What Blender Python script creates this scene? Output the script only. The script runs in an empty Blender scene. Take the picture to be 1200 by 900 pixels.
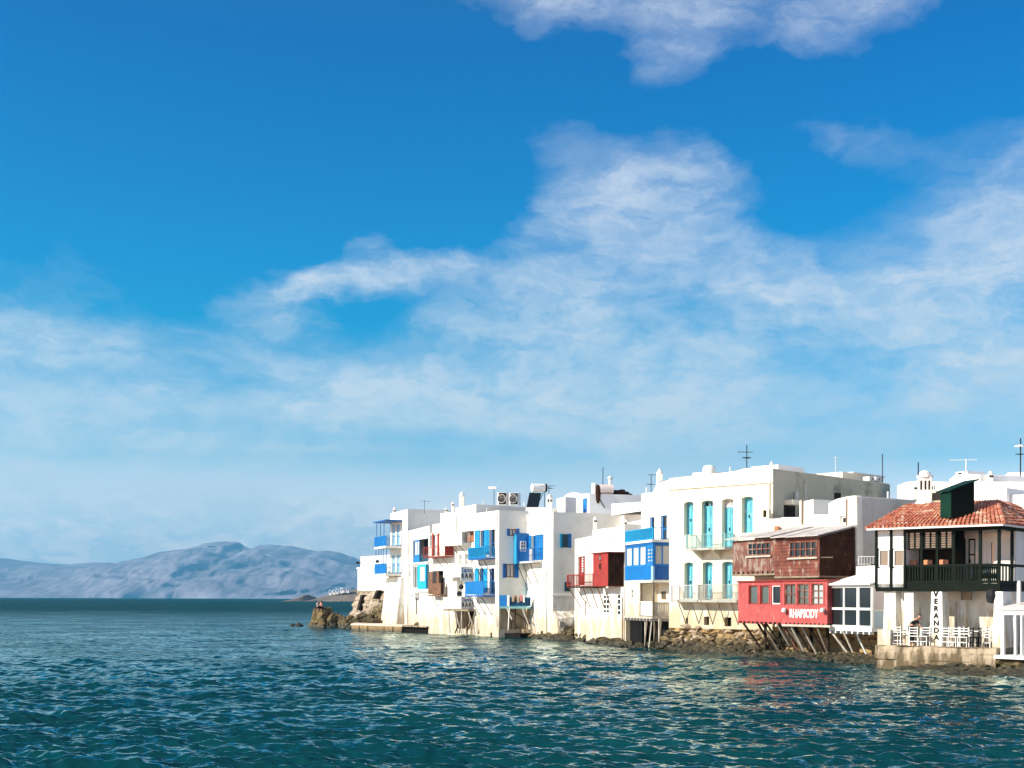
import bpy, math, random
import numpy as np
from mathutils import Vector, Matrix, noise as mnoise

S = bpy.context.scene
COL = S.collection
rad = math.radians
random.seed(7)

# ------------------------------------------------------------------ camera
CAM_H, FPX, CXP, CYP, ROLL = 3.2, 1500.0, 600.0, 702.2, 0.004
cam_data = bpy.data.cameras.new('camera')
cam = bpy.data.objects.new('camera', cam_data); COL.objects.link(cam)
cam_data.sensor_width = 36.0
cam_data.lens = 36.0 * FPX / 1200.0
cam_data.shift_y = (CYP - 450.0) / 1200.0
cam_data.clip_start = 0.5; cam_data.clip_end = 60000
cr, sr = math.cos(ROLL), math.sin(ROLL)
cam.matrix_world = Matrix(((cr, -sr, 0, 0), (0, 0, -1, 0), (sr, cr, 0, CAM_H), (0, 0, 0, 1)))
S.camera = cam

def ray(px, py):
    a = (px - CXP) / FPX; b = -(py - CYP) / FPX
    return a * cr - b * sr, a * sr + b * cr           # X and Z per metre of depth Y
def at(px, d, py=700):
    X, Z = ray(px, py); return (X * d, d)
def zat(px, py, d):
    return CAM_H + ray(px, py)[1] * d

# ------------------------------------------------------------------ sun and sky
SUN = Vector((-0.885, -0.33, 0.52)).normalized()      # towards the sun
sun_el = math.asin(SUN.z); sun_az = math.atan2(SUN.x, SUN.y)
sl = bpy.data.lights.new('sun', 'SUN'); so = bpy.data.objects.new('sun', sl); COL.objects.link(so)
sl.energy = 4.8; sl.angle = rad(0.5); sl.color = (1.0, 0.91, 0.74)
so.rotation_euler = (-SUN).to_track_quat('-Z', 'Y').to_euler(); so.location = (-60, 0, 80)

S.view_settings.view_transform = 'Standard'; S.view_settings.look = 'None'
S.view_settings.gamma = 1.0; S.view_settings.use_curve_mapping = False
S.view_settings.exposure = 0.66
S.cycles.volume_bounces = 0
S.cycles.max_bounces = 6

W = bpy.data.worlds.new('World'); S.world = W; W.use_nodes = True
nt = W.node_tree; nt.nodes.clear()
class G:
    """tiny helper for node graphs"""
    def __init__(s, nt): s.nt = nt
    def n(s, t, **k):
        o = s.nt.nodes.new(t)
        for a, v in k.items(): setattr(o, a, v)
        return o
    def link(s, a, b): s.nt.links.new(a, b)
    def put(s, sock, v):
        if isinstance(v, (int, float)): sock.default_value = v
        elif isinstance(v, (tuple, list)): sock.default_value = v
        else: s.link(v, sock)
    def m(s, op, a, b=0.0, c=0.0, clamp=False):
        o = s.n('ShaderNodeMath', operation=op); o.use_clamp = clamp
        s.put(o.inputs[0], a); s.put(o.inputs[1], b); s.put(o.inputs[2], c); return o.outputs[0]
    def mix(s, f, a, b, mode='MIX'):
        o = s.n('ShaderNodeMix', data_type='RGBA', blend_type=mode); o.clamp_factor = True
        s.put(o.inputs[0], f); s.put(o.inputs[6], a); s.put(o.inputs[7], b); return o.outputs[2]
    def ramp(s, f, stops, interp='LINEAR'):
        o = s.n('ShaderNodeValToRGB'); r = o.color_ramp; r.interpolation = interp
        while len(r.elements) < len(stops): r.elements.new(0.5)
        for e, (p, c) in zip(r.elements, stops):
            e.position = p; e.color = c if isinstance(c, tuple) else (c, c, c, 1)
        s.put(o.inputs[0], f); return o.outputs[0]
    def noise(s, vec, scale, detail=4, rough=0.5, dist=0.0, col=False):
        o = s.n('ShaderNodeTexNoise'); o.inputs['Scale'].default_value = scale
        o.inputs['Detail'].default_value = detail; o.inputs['Roughness'].default_value = rough
        o.inputs['Distortion'].default_value = dist
        if vec is not None: s.link(vec, o.inputs['Vector'])
        return o.outputs[1 if col else 0]
    def maprange(s, v, a, b, c=0.0, d=1.0, smooth=True):
        o = s.n('ShaderNodeMapRange', interpolation_type='SMOOTHSTEP' if smooth else 'LINEAR')
        s.put(o.inputs[0], v); s.put(o.inputs[1], a); s.put(o.inputs[2], b); s.put(o.inputs[3], c); s.put(o.inputs[4], d)
        return o.outputs[0]
g = G(nt)
sky = g.n('ShaderNodeTexSky', sky_type='NISHITA'); sky.sun_disc = False
sky.sun_elevation = sun_el; sky.sun_rotation = sun_az
sky.air_density = 1.0; sky.dust_density = 0.6; sky.ozone_density = 2.5; sky.altitude = 0
tc = g.n('ShaderNodeTexCoord')
sep = g.n('ShaderNodeSeparateXYZ'); g.link(tc.outputs['Generated'], sep.inputs[0])
dx, dy, dz = sep.outputs
az = g.m('ARCTAN2', dx, dy)                       # radians, 0 straight out to sea
el = g.m('ARCSINE', dz)
# wispy cloud field in azimuth / elevation
cv = g.n('ShaderNodeCombineXYZ'); g.link(az, cv.inputs[0]); g.link(g.m('MULTIPLY', el, 1.9), cv.inputs[1])
warp = g.noise(cv.outputs[0], 5.0, 3, 0.5, 0, True)
va = g.n('ShaderNodeVectorMath', operation='SUBTRACT'); g.link(warp, va.inputs[0]); va.inputs[1].default_value = (.5, .5, .5)
vs = g.n('ShaderNodeVectorMath', operation='SCALE'); g.link(va.outputs[0], vs.inputs[0]); vs.inputs['Scale'].default_value = 0.11
warp2 = g.noise(cv.outputs[0], 24.0, 6, 0.6, 0, True)
va2 = g.n('ShaderNodeVectorMath', operation='SUBTRACT'); g.link(warp2, va2.inputs[0]); va2.inputs[1].default_value = (.5, .5, .5)
vs2 = g.n('ShaderNodeVectorMath', operation='SCALE'); g.link(va2.outputs[0], vs2.inputs[0]); vs2.inputs['Scale'].default_value = 0.055
vs3 = g.n('ShaderNodeVectorMath', operation='ADD'); g.link(vs.outputs[0], vs3.inputs[0]); g.link(vs2.outputs[0], vs3.inputs[1])
vb = g.n('ShaderNodeVectorMath', operation='ADD'); g.link(cv.outputs[0], vb.inputs[0]); g.link(vs3.outputs[0], vb.inputs[1])
wsep = g.n('ShaderNodeSeparateXYZ'); g.link(vb.outputs[0], wsep.inputs[0])
wx, wy = wsep.outputs[0], g.m('DIVIDE', wsep.outputs[1], 1.9)
mpc = g.n('ShaderNodeMapping'); g.link(vb.outputs[0], mpc.inputs[0]); mpc.inputs['Rotation'].default_value = (0, 0, rad(-14)); mpc.inputs['Scale'].default_value = (.55, 1.5, 1)
n_fine = g.noise(mpc.outputs[0], 12.0, 10, 0.60, 0.2)
n_big = g.noise(vb.outputs[0], 4.5, 5, 0.5, 0.2)
fin = g.maprange(n_fine, 0.32, 0.66, 0.22, 1.0)
big = g.maprange(n_big, 0.30, 0.62, 0.12, 1.2)
det = g.m('MULTIPLY', fin, big)
def blob(px, py, rx, ry, rot, amp, p=1.0):
    """soft elongated cloud patch at a direction of the sky (centre and radii given in picture units of 1/1500 rad)"""
    a0 = math.atan((px - CXP) / FPX); e0 = math.atan((CYP - py) / FPX * math.cos(a0))
    u = g.m('SUBTRACT', wx, a0); v = g.m('SUBTRACT', wy, e0)
    c, s_ = math.cos(rad(rot)), math.sin(rad(rot))
    U = g.m('MULTIPLY', g.m('ADD', g.m('MULTIPLY', u, c), g.m('MULTIPLY', v, s_)), 1500.0 / rx)
    V = g.m('MULTIPLY', g.m('SUBTRACT', g.m('MULTIPLY', v, c), g.m('MULTIPLY', u, s_)), 1500.0 / ry)
    r2 = g.m('ADD', g.m('MULTIPLY', U, U), g.m('MULTIPLY', V, V))
    return g.m('MULTIPLY', g.m('EXPONENT', g.m('MULTIPLY', r2, -1.0)), amp)
blobs = [
 (760, -6, 150, 40, -4, .85), (960, -5, 130, 34, 6, .6), (775, 62, 50, 46, 25, .5), (610, 6, 70, 32, -10, .55),
 (440, 332, 105, 15, 6, 1.5), (362, 338, 34, 12, 15, 1.6), (325, 378, 40, 16, -10, .8), (435, 290, 28, 18, 0, .45),
 (690, 320, 150, 60, 30, .85), (745, 225, 95, 28, 10, .75), (840, 300, 190, 46, -32, .6), (900, 390, 320, 62, -4, .8), (1000, 350, 260, 40, 18, .5), (1170, 340, 170, 60, 22, .85),
 (1190, 215, 90, 35, 25, .5), (1010, 150, 120, 22, -15, .16),
 (300, 440, 460, 34, -4, 1.1), (120, 487, 300, 28, 3, .75), (640, 480, 330, 48, 2, .85),
 (20, 600, 190, 46, -12, 1.2), (200, 650, 460, 42, 0, 1.1), (100, 512, 300, 12, -3, .6), (1000, 480, 330, 55, 0, .65), (800, 590, 420, 60, 0, .35),
 (60, 615, 320, 55, -4, 1.6), (330, 600, 200, 40, 0, .8), (-1500, 350, 700, 160, 8, 1.0), (2700, 300, 700, 160, -8, 1.0)]
tot = None
for b_ in blobs:
    o = blob(*b_); tot = o if tot is None else g.m('ADD', tot, o)
puff = g.maprange(g.noise(vb.outputs[0], 24.0, 12, 0.66, 0.1), 0.34, 0.66, 0.1, 1.05)
fin = g.m('ADD', g.m('MULTIPLY', fin, .5), g.m('MULTIPLY', puff, .5))
tot = g.m('ADD', tot, g.maprange(el, 0.46, 0.75, 0.0, 0.75))      # a thin veil added overhead, out of view, to whiten reflections and fill light
cl = g.m('SUBTRACT', 1.0, g.m('EXPONENT', g.m('MULTIPLY', g.m('MAXIMUM', g.m('SUBTRACT', g.m('MULTIPLY', tot, g.m('ADD', big, .1)), .10), 0.0), -1.9)))
cl = g.m('MULTIPLY', cl, g.m('ADD', g.m('MULTIPLY', fin, .95), .22))
above = g.maprange(el, -0.01, 0.02)
cl = g.m('MULTIPLY', g.maprange(cl, 0.05, 0.95, 0.0, 0.88, False), above)
# clear sky: the Nishita sky, deepened in colour
tint = g.ramp(g.maprange(el, 0.0, 0.6, 0, 1, False), [(0.0, (4.6, 2.9, 2.8, 1)), (.07, (4.0, 2.5, 2.25, 1)), (.18, (.85, 1.18, 1.30, 1)), (.35, (.0, .86, 1.20, 1)),
                                                    (.44, (.0, .79, 1.22, 1)), (.68, (.0, .61, 1.17, 1)), (1.0, (.3, .62, .95, 1))])
clear = g.mix(1.0, sky.outputs[0], tint, 'MULTIPLY')
cloudcol = g.mix(g.maprange(el, 0.05, 0.40), (6.0, 6.8, 7.2, 1), (5.6, 6.1, 7.1, 1))
skyc = g.mix(cl, clear, cloudcol)
bg = g.n('ShaderNodeBackground'); bg.inputs['Strength'].default_value = 0.080
out = g.n('ShaderNodeOutputWorld'); g.link(skyc, bg.inputs[0]); g.link(bg.outputs[0], out.inputs[0])

# ------------------------------------------------------------------ materials
MATS = {}
def new_mat(name):
    m = bpy.data.materials.new(name); m.use_nodes = True; MATS[name] = m
    q = G(m.node_tree); b = m.node_tree.nodes['Principled BSDF']
    return m, q, b
def objco(q):
    return q.n('ShaderNodeNewGeometry').outputs['Position']
def paint(name, col, rough=0.55, var=0.12, scale=1.2, wear=None, wearamt=0.0, bump=0.0, metal=0.0):
    """painted surface with uneven colour, optional worn patches showing another colour"""
    m, q, b = new_mat(name); P = objco(q)
    n1 = q.noise(P, scale, 5, 0.6)
    c = (*col, 1); lo = tuple(x * (1 - var) for x in col) + (1,)
    cc = q.mix(q.maprange(n1, .3, .7), lo, c)
    if wear:
        st = q.n('ShaderNodeMapping'); q.link(P, st.inputs[0]); st.inputs['Scale'].default_value = (1, 1, .45)
        n2 = q.noise(st.outputs[0], 3.3, 8, 0.68)
        cc = q.mix(q.maprange(n2, 0.62 - wearamt, 0.70 - wearamt * .8), cc, (*wear, 1))
    q.put(b.inputs['Base Color'], cc); b.inputs['Roughness'].default_value = rough; b.inputs['Metallic'].default_value = metal; b.inputs['Specular IOR Level'].default_value = .07 if max(col) < .1 else .4
    if bump:
        bp = q.n('ShaderNodeBump'); bp.inputs['Strength'].default_value = bump; bp.inputs['Distance'].default_value = .03
        q.link(q.noise(P, scale * 9, 6, .6), bp.inputs['Height']); q.link(bp.outputs[0], b.inputs['Normal'])
    return m
def plaster(name, col, stain, amt=0.5, zlow=1.2, rng=2.2, patch=0.0):
    """limewashed wall: faint trowel bumps, a few drips and a splash-stained foot"""
    m, q, b = new_mat(name); P = objco(q)
    n1 = q.noise(P, .9, 6, .6); c = (*col, 1); lo = tuple(x * .93 for x in col) + (1,)
    cc = q.mix(q.maprange(n1, .35, .65), lo, c)
    mp = q.n('ShaderNodeMapping'); q.link(P, mp.inputs[0]); mp.inputs['Scale'].default_value = (1.6, 1.6, .35)
    drip = q.noise(mp.outputs[0], 1.5, 8, .65)
    sp = q.n('ShaderNodeSeparateXYZ'); q.link(P, sp.inputs[0])
    low = q.maprange(sp.outputs[2], zlow, zlow + rng, 1.0, 0.0, False)
    f = q.m('MULTIPLY', q.maprange(q.m('ADD', drip, q.m('MULTIPLY', low, .30)), .60, .80), amt)
    if patch:
        f = q.m('MAXIMUM', f, q.m('MULTIPLY', q.maprange(q.noise(P, .55, 7, .65), .52, .68), patch))
    cc = q.mix(f, cc, (*stain, 1))
    q.put(b.inputs['Base Color'], cc); b.inputs['Roughness'].default_value = .9
    b.inputs['Specular IOR Level'].default_value = .2
    bp = q.n('ShaderNodeBump'); bp.inputs['Strength'].default_value = .35; bp.inputs['Distance'].default_value = .05
    q.link(q.m('ADD', q.noise(P, 2.2, 6, .6), q.m('MULTIPLY', q.noise(P, 14, 3, .5), .2)), bp.inputs['Height'])
    q.link(bp.outputs[0], b.inputs['Normal'])
    return m
plaster('white', (.82, .80, .73), (.44, .35, .24), .85, 1.0, 3.0, .22)
plaster('white_clean', (.85, .84, .82), (.55, .5, .42), .2)
plaster('cream', (.80, .73, .58), (.42, .33, .20), .7, 2.0, 2.0)
plaster('pinkish', (.74, .64, .54), (.4, .34, .27), .4)
plaster('bare_cement', (.46, .44, .35), (.10, .10, .07), .75, 6, 3, .55)
plaster('grey_or_shaded', (.56, .55, .53), (.30, .28, .22), .6, 3, 3, .4)
plaster('quay_plaster', (.45, .36, .26), (.11, .08, .045), .95, .1, 1.5, .7)
plaster('tan_wall', (.46, .37, .24), (.10, .08, .05), .8, .2, 2.0, .5)
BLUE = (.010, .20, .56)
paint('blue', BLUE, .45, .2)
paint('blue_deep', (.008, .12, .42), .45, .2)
paint('blue_light', (.015, .34, .66), .45, .15)
paint('sky_paint', (.35, .60, .78), .5, .12)
paint('cyan', (.01, .42, .70), .45, .12)
paint('turquoise', (.11, .49, .62), .5, .25, 2, (.30, .55, .58), .04)
paint('turq_rail', (.22, .50, .52), .5, .25, 3, (.5, .5, .45), .05)
paint('dark_teal', (.012, .07, .11), .4, .3)
paint('white_paint', (.80, .80, .77), .45, .08)
paint('grey_paint', (.42, .42, .38), .5, .25, 3, (.22, .17, .12), .08)
paint('red', (.36, .035, .025), .6, .3, 1.5)
paint('red_box', (.48, .085, .08), .6, .3, 1.2, (.48, .14, .12), .06)
paint('red_dark', (.26, .025, .018), .5, .25)
paint('red_wood', (.21, .062, .042), .8, .5, 2, (.28, .19, .15), .10, .5)
paint('red_worn', (.23, .085, .06), .8, .45, 2, (.30, .23, .19), .15, .6)
paint('dark_or_shaded_wood', (.05, .022, .014), .75, .5, 2, (.10, .035, .025), .06, .5)
paint('brown_wood', (.24, .12, .07), .7, .4, 2)
paint('orange_wood', (.50, .20, .10), .6, .3, 2)
paint('pole_wood', (.30, .24, .17), .8, .45, 3)
paint('pale_pole', (.55, .50, .42), .7, .3, 3)
paint('dark_pole', (.05, .035, .025), .8, .5, 3)
paint('green_black', (.004, .009, .006), .5, .3)
paint('green', (.007, .034, .022), .5, .3)
paint('dark_metal', (.03, .03, .035), .5, .3)
paint('steel', (.45, .46, .47), .35, .15, 2, None, 0, 0, .6)
paint('pale_grey', (.62, .62, .62), .6, .1)
paint('shed_roof', (.56, .52, .50), .8, .25, 1.5, (.36, .30, .27), .1, .3)
paint('lilac_panel', (.60, .53, .53), .6, .05)
paint('blue_panel', (.45, .56, .66), .4, .05)
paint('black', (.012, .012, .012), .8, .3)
paint('awning', (.72, .62, .58), .8, .08)
paint('text_black', (.015, .015, .02), .6, .1)
paint('text_blue', (.01, .10, .32), .6, .1)
paint('curtain', (.62, .60, .55), .9, .1)
paint('skin', (.45, .25, .17), .6, .1)
paint('hair', (.02, .014, .01), .6, .1)
paint('cloth_white', (.75, .75, .74), .9, .1)
paint('cloth_black', (.015, .015, .02), .9, .1)
paint('cloth_pink', (.60, .22, .22), .9, .1)
paint('cloth_tan', (.50, .40, .28), .9, .1)
paint('cushion', (.62, .25, .13), .9, .1)
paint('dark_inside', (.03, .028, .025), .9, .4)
paint('far_white', (.75, .74, .72), .9, .1)
def glassmat(name, col, rough=.08):
    m, q, b = new_mat(name); b.inputs['Base Color'].default_value = (*col, 1); b.inputs['Roughness'].default_value = rough
    b.inputs['Specular IOR Level'].default_value = .6
glassmat('glass', (.015, .02, .022)); glassmat('glass_grey', (.09, .11, .10)); glassmat('glass_pale', (.38, .42, .42), .2)

def rockmat(name, c1, c2, c3, wet=.55):
    m, q, b = new_mat(name); P = objco(q)
    n1 = q.noise(P, .8, 8, .65, .3); n2 = q.noise(P, 3.0, 8, .6)
    cc = q.mix(q.maprange(n1, .38, .6), (*c1, 1), (*c2, 1))
    cc = q.mix(q.maprange(n2, .50, .68), cc, (*c3, 1))
    sp = q.n('ShaderNodeSeparateXYZ'); q.link(P, sp.inputs[0])
    w = q.maprange(q.m('ADD', sp.outputs[2], q.m('MULTIPLY', n1, .5)), wet, wet + .55, 1, 0)
    cc = q.mix(q.m('MULTIPLY', w, .85), cc, (.022, .020, .010, 1))      # wet, weed-covered foot
    q.put(b.inputs['Base Color'], cc)
    q.put(b.inputs['Roughness'], q.maprange(w, 0, 1, .92, .45))
    bp = q.n('ShaderNodeBump'); bp.inputs['Strength'].default_value = .9; bp.inputs['Distance'].default_value = .12
    q.link(q.noise(P, 4, 10, .7), bp.inputs['Height']); q.link(bp.outputs[0], b.inputs['Normal'])
rockmat('rock_brown', (.09, .065, .03), (.20, .14, .07), (.05, .035, .018))
rockmat('rock_tan', (.40, .27, .12), (.30, .20, .09), (.12, .085, .04), .25)
def mossy_base():
    m, q, b = new_mat('base_stone'); P = objco(q)
    n1 = q.noise(P, .8, 8, .65, .3); n2 = q.noise(P, 3.4, 8, .62)
    cc = q.mix(q.maprange(n2, .38, .62), (.52, .43, .35, 1), (.34, .26, .18, 1)); cc = q.mix(q.maprange(n1, .55, .7), cc, (.16, .12, .07, 1))
    sp = q.n('ShaderNodeSeparateXYZ'); q.link(P, sp.inputs[0])
    # weeds and damp climbing the landward half of the wall
    lvl = q.m('ADD', q.m('MULTIPLY', q.m('ADD', sp.outputs[0], 16.5), .62), 1.1)
    w = q.maprange(q.m('SUBTRACT', q.m('ADD', sp.outputs[2], q.m('MULTIPLY', n2, 2.4)), lvl), .5, 1.6, 1, 0)
    cc = q.mix(w, cc, q.mix(q.maprange(n2, .42, .58), (.035, .028, .012, 1), (.17, .13, .055, 1)))
    q.put(b.inputs['Base Color'], cc); b.inputs['Roughness'].default_value = .95
    bp = q.n('ShaderNodeBump'); bp.inputs['Strength'].default_value = 1; bp.inputs['Distance'].default_value = .2
    q.link(q.noise(P, 3, 10, .75), bp.inputs['Height']); q.link(bp.outputs[0], b.inputs['Normal'])
mossy_base()
rockmat('rock_pale', (.50, .40, .30), (.36, .27, .18), (.16, .12, .08), .2)
rockmat('rock_moss', (.095, .07, .026), (.035, .028, .014), (.22, .16, .075), .28)
rockmat('rock_ochre', (.21, .145, .065), (.11, .075, .035), (.05, .038, .02), .25)

# roof tiles: rows of barrel tiles, mottled
m, q, b = new_mat('tile'); P = objco(q)
vv = q.n('ShaderNodeTexVoronoi'); q.link(P, vv.inputs['Vector']); vv.inputs['Scale'].default_value = 3.4
cc = q.ramp(vv.outputs['Color'], [(0.0, (.28, .07, .04, 1)), (.4, (.46, .14, .075, 1)), (.7, (.52, .21, .12, 1)), (1.0, (.70, .50, .38, 1))])
nn_ = q.noise(P, 6, 6, .6)
cc = q.mix(q.maprange(nn_, .60, .68), cc, (.72, .62, .54, 1))
q.put(b.inputs['Base Color'], cc); b.inputs['Roughness'].default_value = .85

# ------------------------------------------------------------------ mesh helpers
def tag(o, label=None, cat=None, group=None, kind=None):
    if label: o['label'] = label
    if cat: o['category'] = cat
    if group: o['group'] = group
    if kind: o['kind'] = kind
    return o
def thing(name, label, cat, loc=(0, 0, 0), group=None):
    o = bpy.data.objects.new(name, None); COL.objects.link(o); o.location = loc
    o.empty_display_size = .5
    return tag(o, label, cat, group)
def worldloc(o):
    v = Vector((0, 0, 0))
    while o: v += o.location; o = o.parent
    return v
class MB:
    def __init__(s): s.v = []; s.f = []
    def poly(s, pts):
        i = len(s.v); s.v += [tuple(p) for p in pts]; s.f.append(tuple(range(i, i + len(pts)))); return s
    def hexa(s, p):
        """p: 8 points, bottom ring then top ring"""
        i = len(s.v); s.v += [tuple(x) for x in p]
        for a in ((3, 2, 1, 0), (4, 5, 6, 7), (0, 1, 5, 4), (1, 2, 6, 5), (2, 3, 7, 6), (3, 0, 4, 7)): s.f.append(tuple(i + k for k in a))
        return s
    def box(s, F, s0, s1, z0, z1, o0, o1):
        r = [(s0, o0), (s1, o0), (s1, o1), (s0, o1)]
        return s.hexa([F.p(a, z0, o) for a, o in r] + [F.p(a, z1, o) for a, o in r])
    def wbox(s, x0, x1, y0, y1, z0, z1):
        return s.hexa([(x0, y0, z0), (x1, y0, z0), (x1, y1, z0), (x0, y1, z0), (x0, y0, z1), (x1, y0, z1), (x1, y1, z1), (x0, y1, z1)])
    def prism(s, pts, z0, z1):
        """vertical prism over a footprint; z1 may be a list of heights per corner"""
        n = len(pts); zt = z1 if isinstance(z1, (list, tuple)) else [z1] * n; i = len(s.v)
        s.v += [(p[0], p[1], z0) for p in pts] + [(p[0], p[1], z) for p, z in zip(pts, zt)]
        s.f.append(tuple(i + k for k in reversed(range(n)))); s.f.append(tuple(i + n + k for k in range(n)))
        for k in range(n): s.f.append((i + k, i + (k + 1) % n, i + n + (k + 1) % n, i + n + k))
        return s
    def tube(s, a, b, r, n=6, r2=None, cap=True):
        a, b = Vector(a), Vector(b); d = (b - a)
        if d.length < 1e-6: return s
        d.normalize(); t = Vector((0, 0, 1)) if abs(d.z) < .9 else Vector((1, 0, 0))
        x = d.cross(t).normalized(); y = d.cross(x); i = len(s.v); r2 = r if r2 is None else r2
        for c, rr in ((a, r), (b, r2)):
            for k in range(n):
                w = 2 * math.pi * k / n; s.v.append(tuple(c + x * math.cos(w) * rr + y * math.sin(w) * rr))
        for k in range(n): s.f.append((i + k, i + (k + 1) % n, i + n + (k + 1) % n, i + n + k))
        if cap: s.f.append(tuple(i + k for k in reversed(range(n)))); s.f.append(tuple(i + n + k for k in range(n)))
        return s
    def lathe(s, c, prof, n=12, sx=1, sy=1):
        i = len(s.v); c = Vector(c)
        for r, z in prof:
            for k in range(n):
                w = 2 * math.pi * k / n; s.v.append((c.x + r * math.cos(w) * sx, c.y + r * math.sin(w) * sy, c.z + z))
        for j in range(len(prof) - 1):
            for k in range(n):
                s.f.append((i + j * n + k, i + j * n + (k + 1) % n, i + (j + 1) * n + (k + 1) % n, i + (j + 1) * n + k))
        s.f.append(tuple(i + k for k in reversed(range(n)))); m = i + (len(prof) - 1) * n
        s.f.append(tuple(m + k for k in range(n)))
        return s
    def blobmesh(s, c, r, amp=.3, fr=1.3, sub=2, squash=1.0, seed=0):
        """an angular boulder: noise-pushed icosphere"""
        import bmesh
        bm = bmesh.new(); bmesh.ops.create_icosphere(bm, subdivisions=sub, radius=1)
        i = len(s.v); c = Vector(c); off = Vector((seed * 3.17, seed * 1.3, seed * .7))
        rx, ry, rz = r if isinstance(r, (tuple, list)) else (r, r, r * squash)
        for v in bm.verts:
            p = v.co.normalized(); k = 1 + amp * mnoise.noise(p * fr + off) * 1.6 + amp * .6 * mnoise.noise(p * fr * 3 + off)
            k = 0.55 * k + .45 * round(k * 5) / 5
            s.v.append((c.x + p.x * k * rx, c.y + p.y * k * ry, c.z + p.z * k * rz))
        for f in bm.faces: s.f.append(tuple(i + v.index for v in f.verts))
        bm.free(); return s
    def build(s, name, mat, parent=None, smooth=False, bevel=0.0):
        me = bpy.data.meshes.new(name); off = worldloc(parent) if parent else Vector((0, 0, 0))
        me.from_pydata([(x - off.x, y - off.y, z - off.z) for x, y, z in s.v], [], s.f); me.update()
        if isinstance(mat, str): mat = MATS[mat]
        me.materials.append(mat)
        o = bpy.data.objects.new(name, me); COL.objects.link(o)
        if parent: o.parent = parent
        if smooth: me.polygons.foreach_set('use_smooth', [True] * len(me.polygons))
        if bevel:
            md = o.modifiers.new('bevel', 'BEVEL'); md.width = bevel; md.segments = 2; md.limit_method = 'ANGLE'; md.angle_limit = rad(50)
        return o
class Face:
    """a vertical wall plane; s runs along it, o outwards"""
    def __init__(F, a, b):
        F.a = Vector((a[0], a[1])); F.b = Vector((b[0], b[1])); d = F.b - F.a; F.L = d.length
        F.u = d / F.L; F.n = Vector((F.u.y, -F.u.x))
    def p(F, s, z, o=0.0):
        q_ = F.a + F.u * s + F.n * o; return (q_.x, q_.y, z)
    def hit(F, px, py, o=0.0):
        X, Z = ray(px, py); A = F.a + F.n * o
        # solve t*(X,1) = A + u*s
        den = X * F.n.x + F.n.y; t = (A.x * F.n.x + A.y * F.n.y) / den
        P = Vector((X * t, t)); return ((P - A).dot(F.u), CAM_H + Z * t)
    def rect(F, x0, y0, x1, y1, o=0.0):
        xm, ym = (x0 + x1) / 2, (y0 + y1) / 2
        return F.hit(x0, ym, o)[0], F.hit(x1, ym, o)[0], F.hit(xm, y1, o)[1], F.hit(xm, y0, o)[1]
    def off(F, o):
        f = Face(F.p(0, 0, o)[:2], F.p(F.L, 0, o)[:2]); return f
    def side(F, L, s=None):
        """the wall that turns back from this one's near end"""
        s = F.L if s is None else s
        a = F.p(s, 0)[:2]; b_ = (a[0] - F.n.x * L, a[1] - F.n.y * L); return Face(a, b_)

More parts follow.
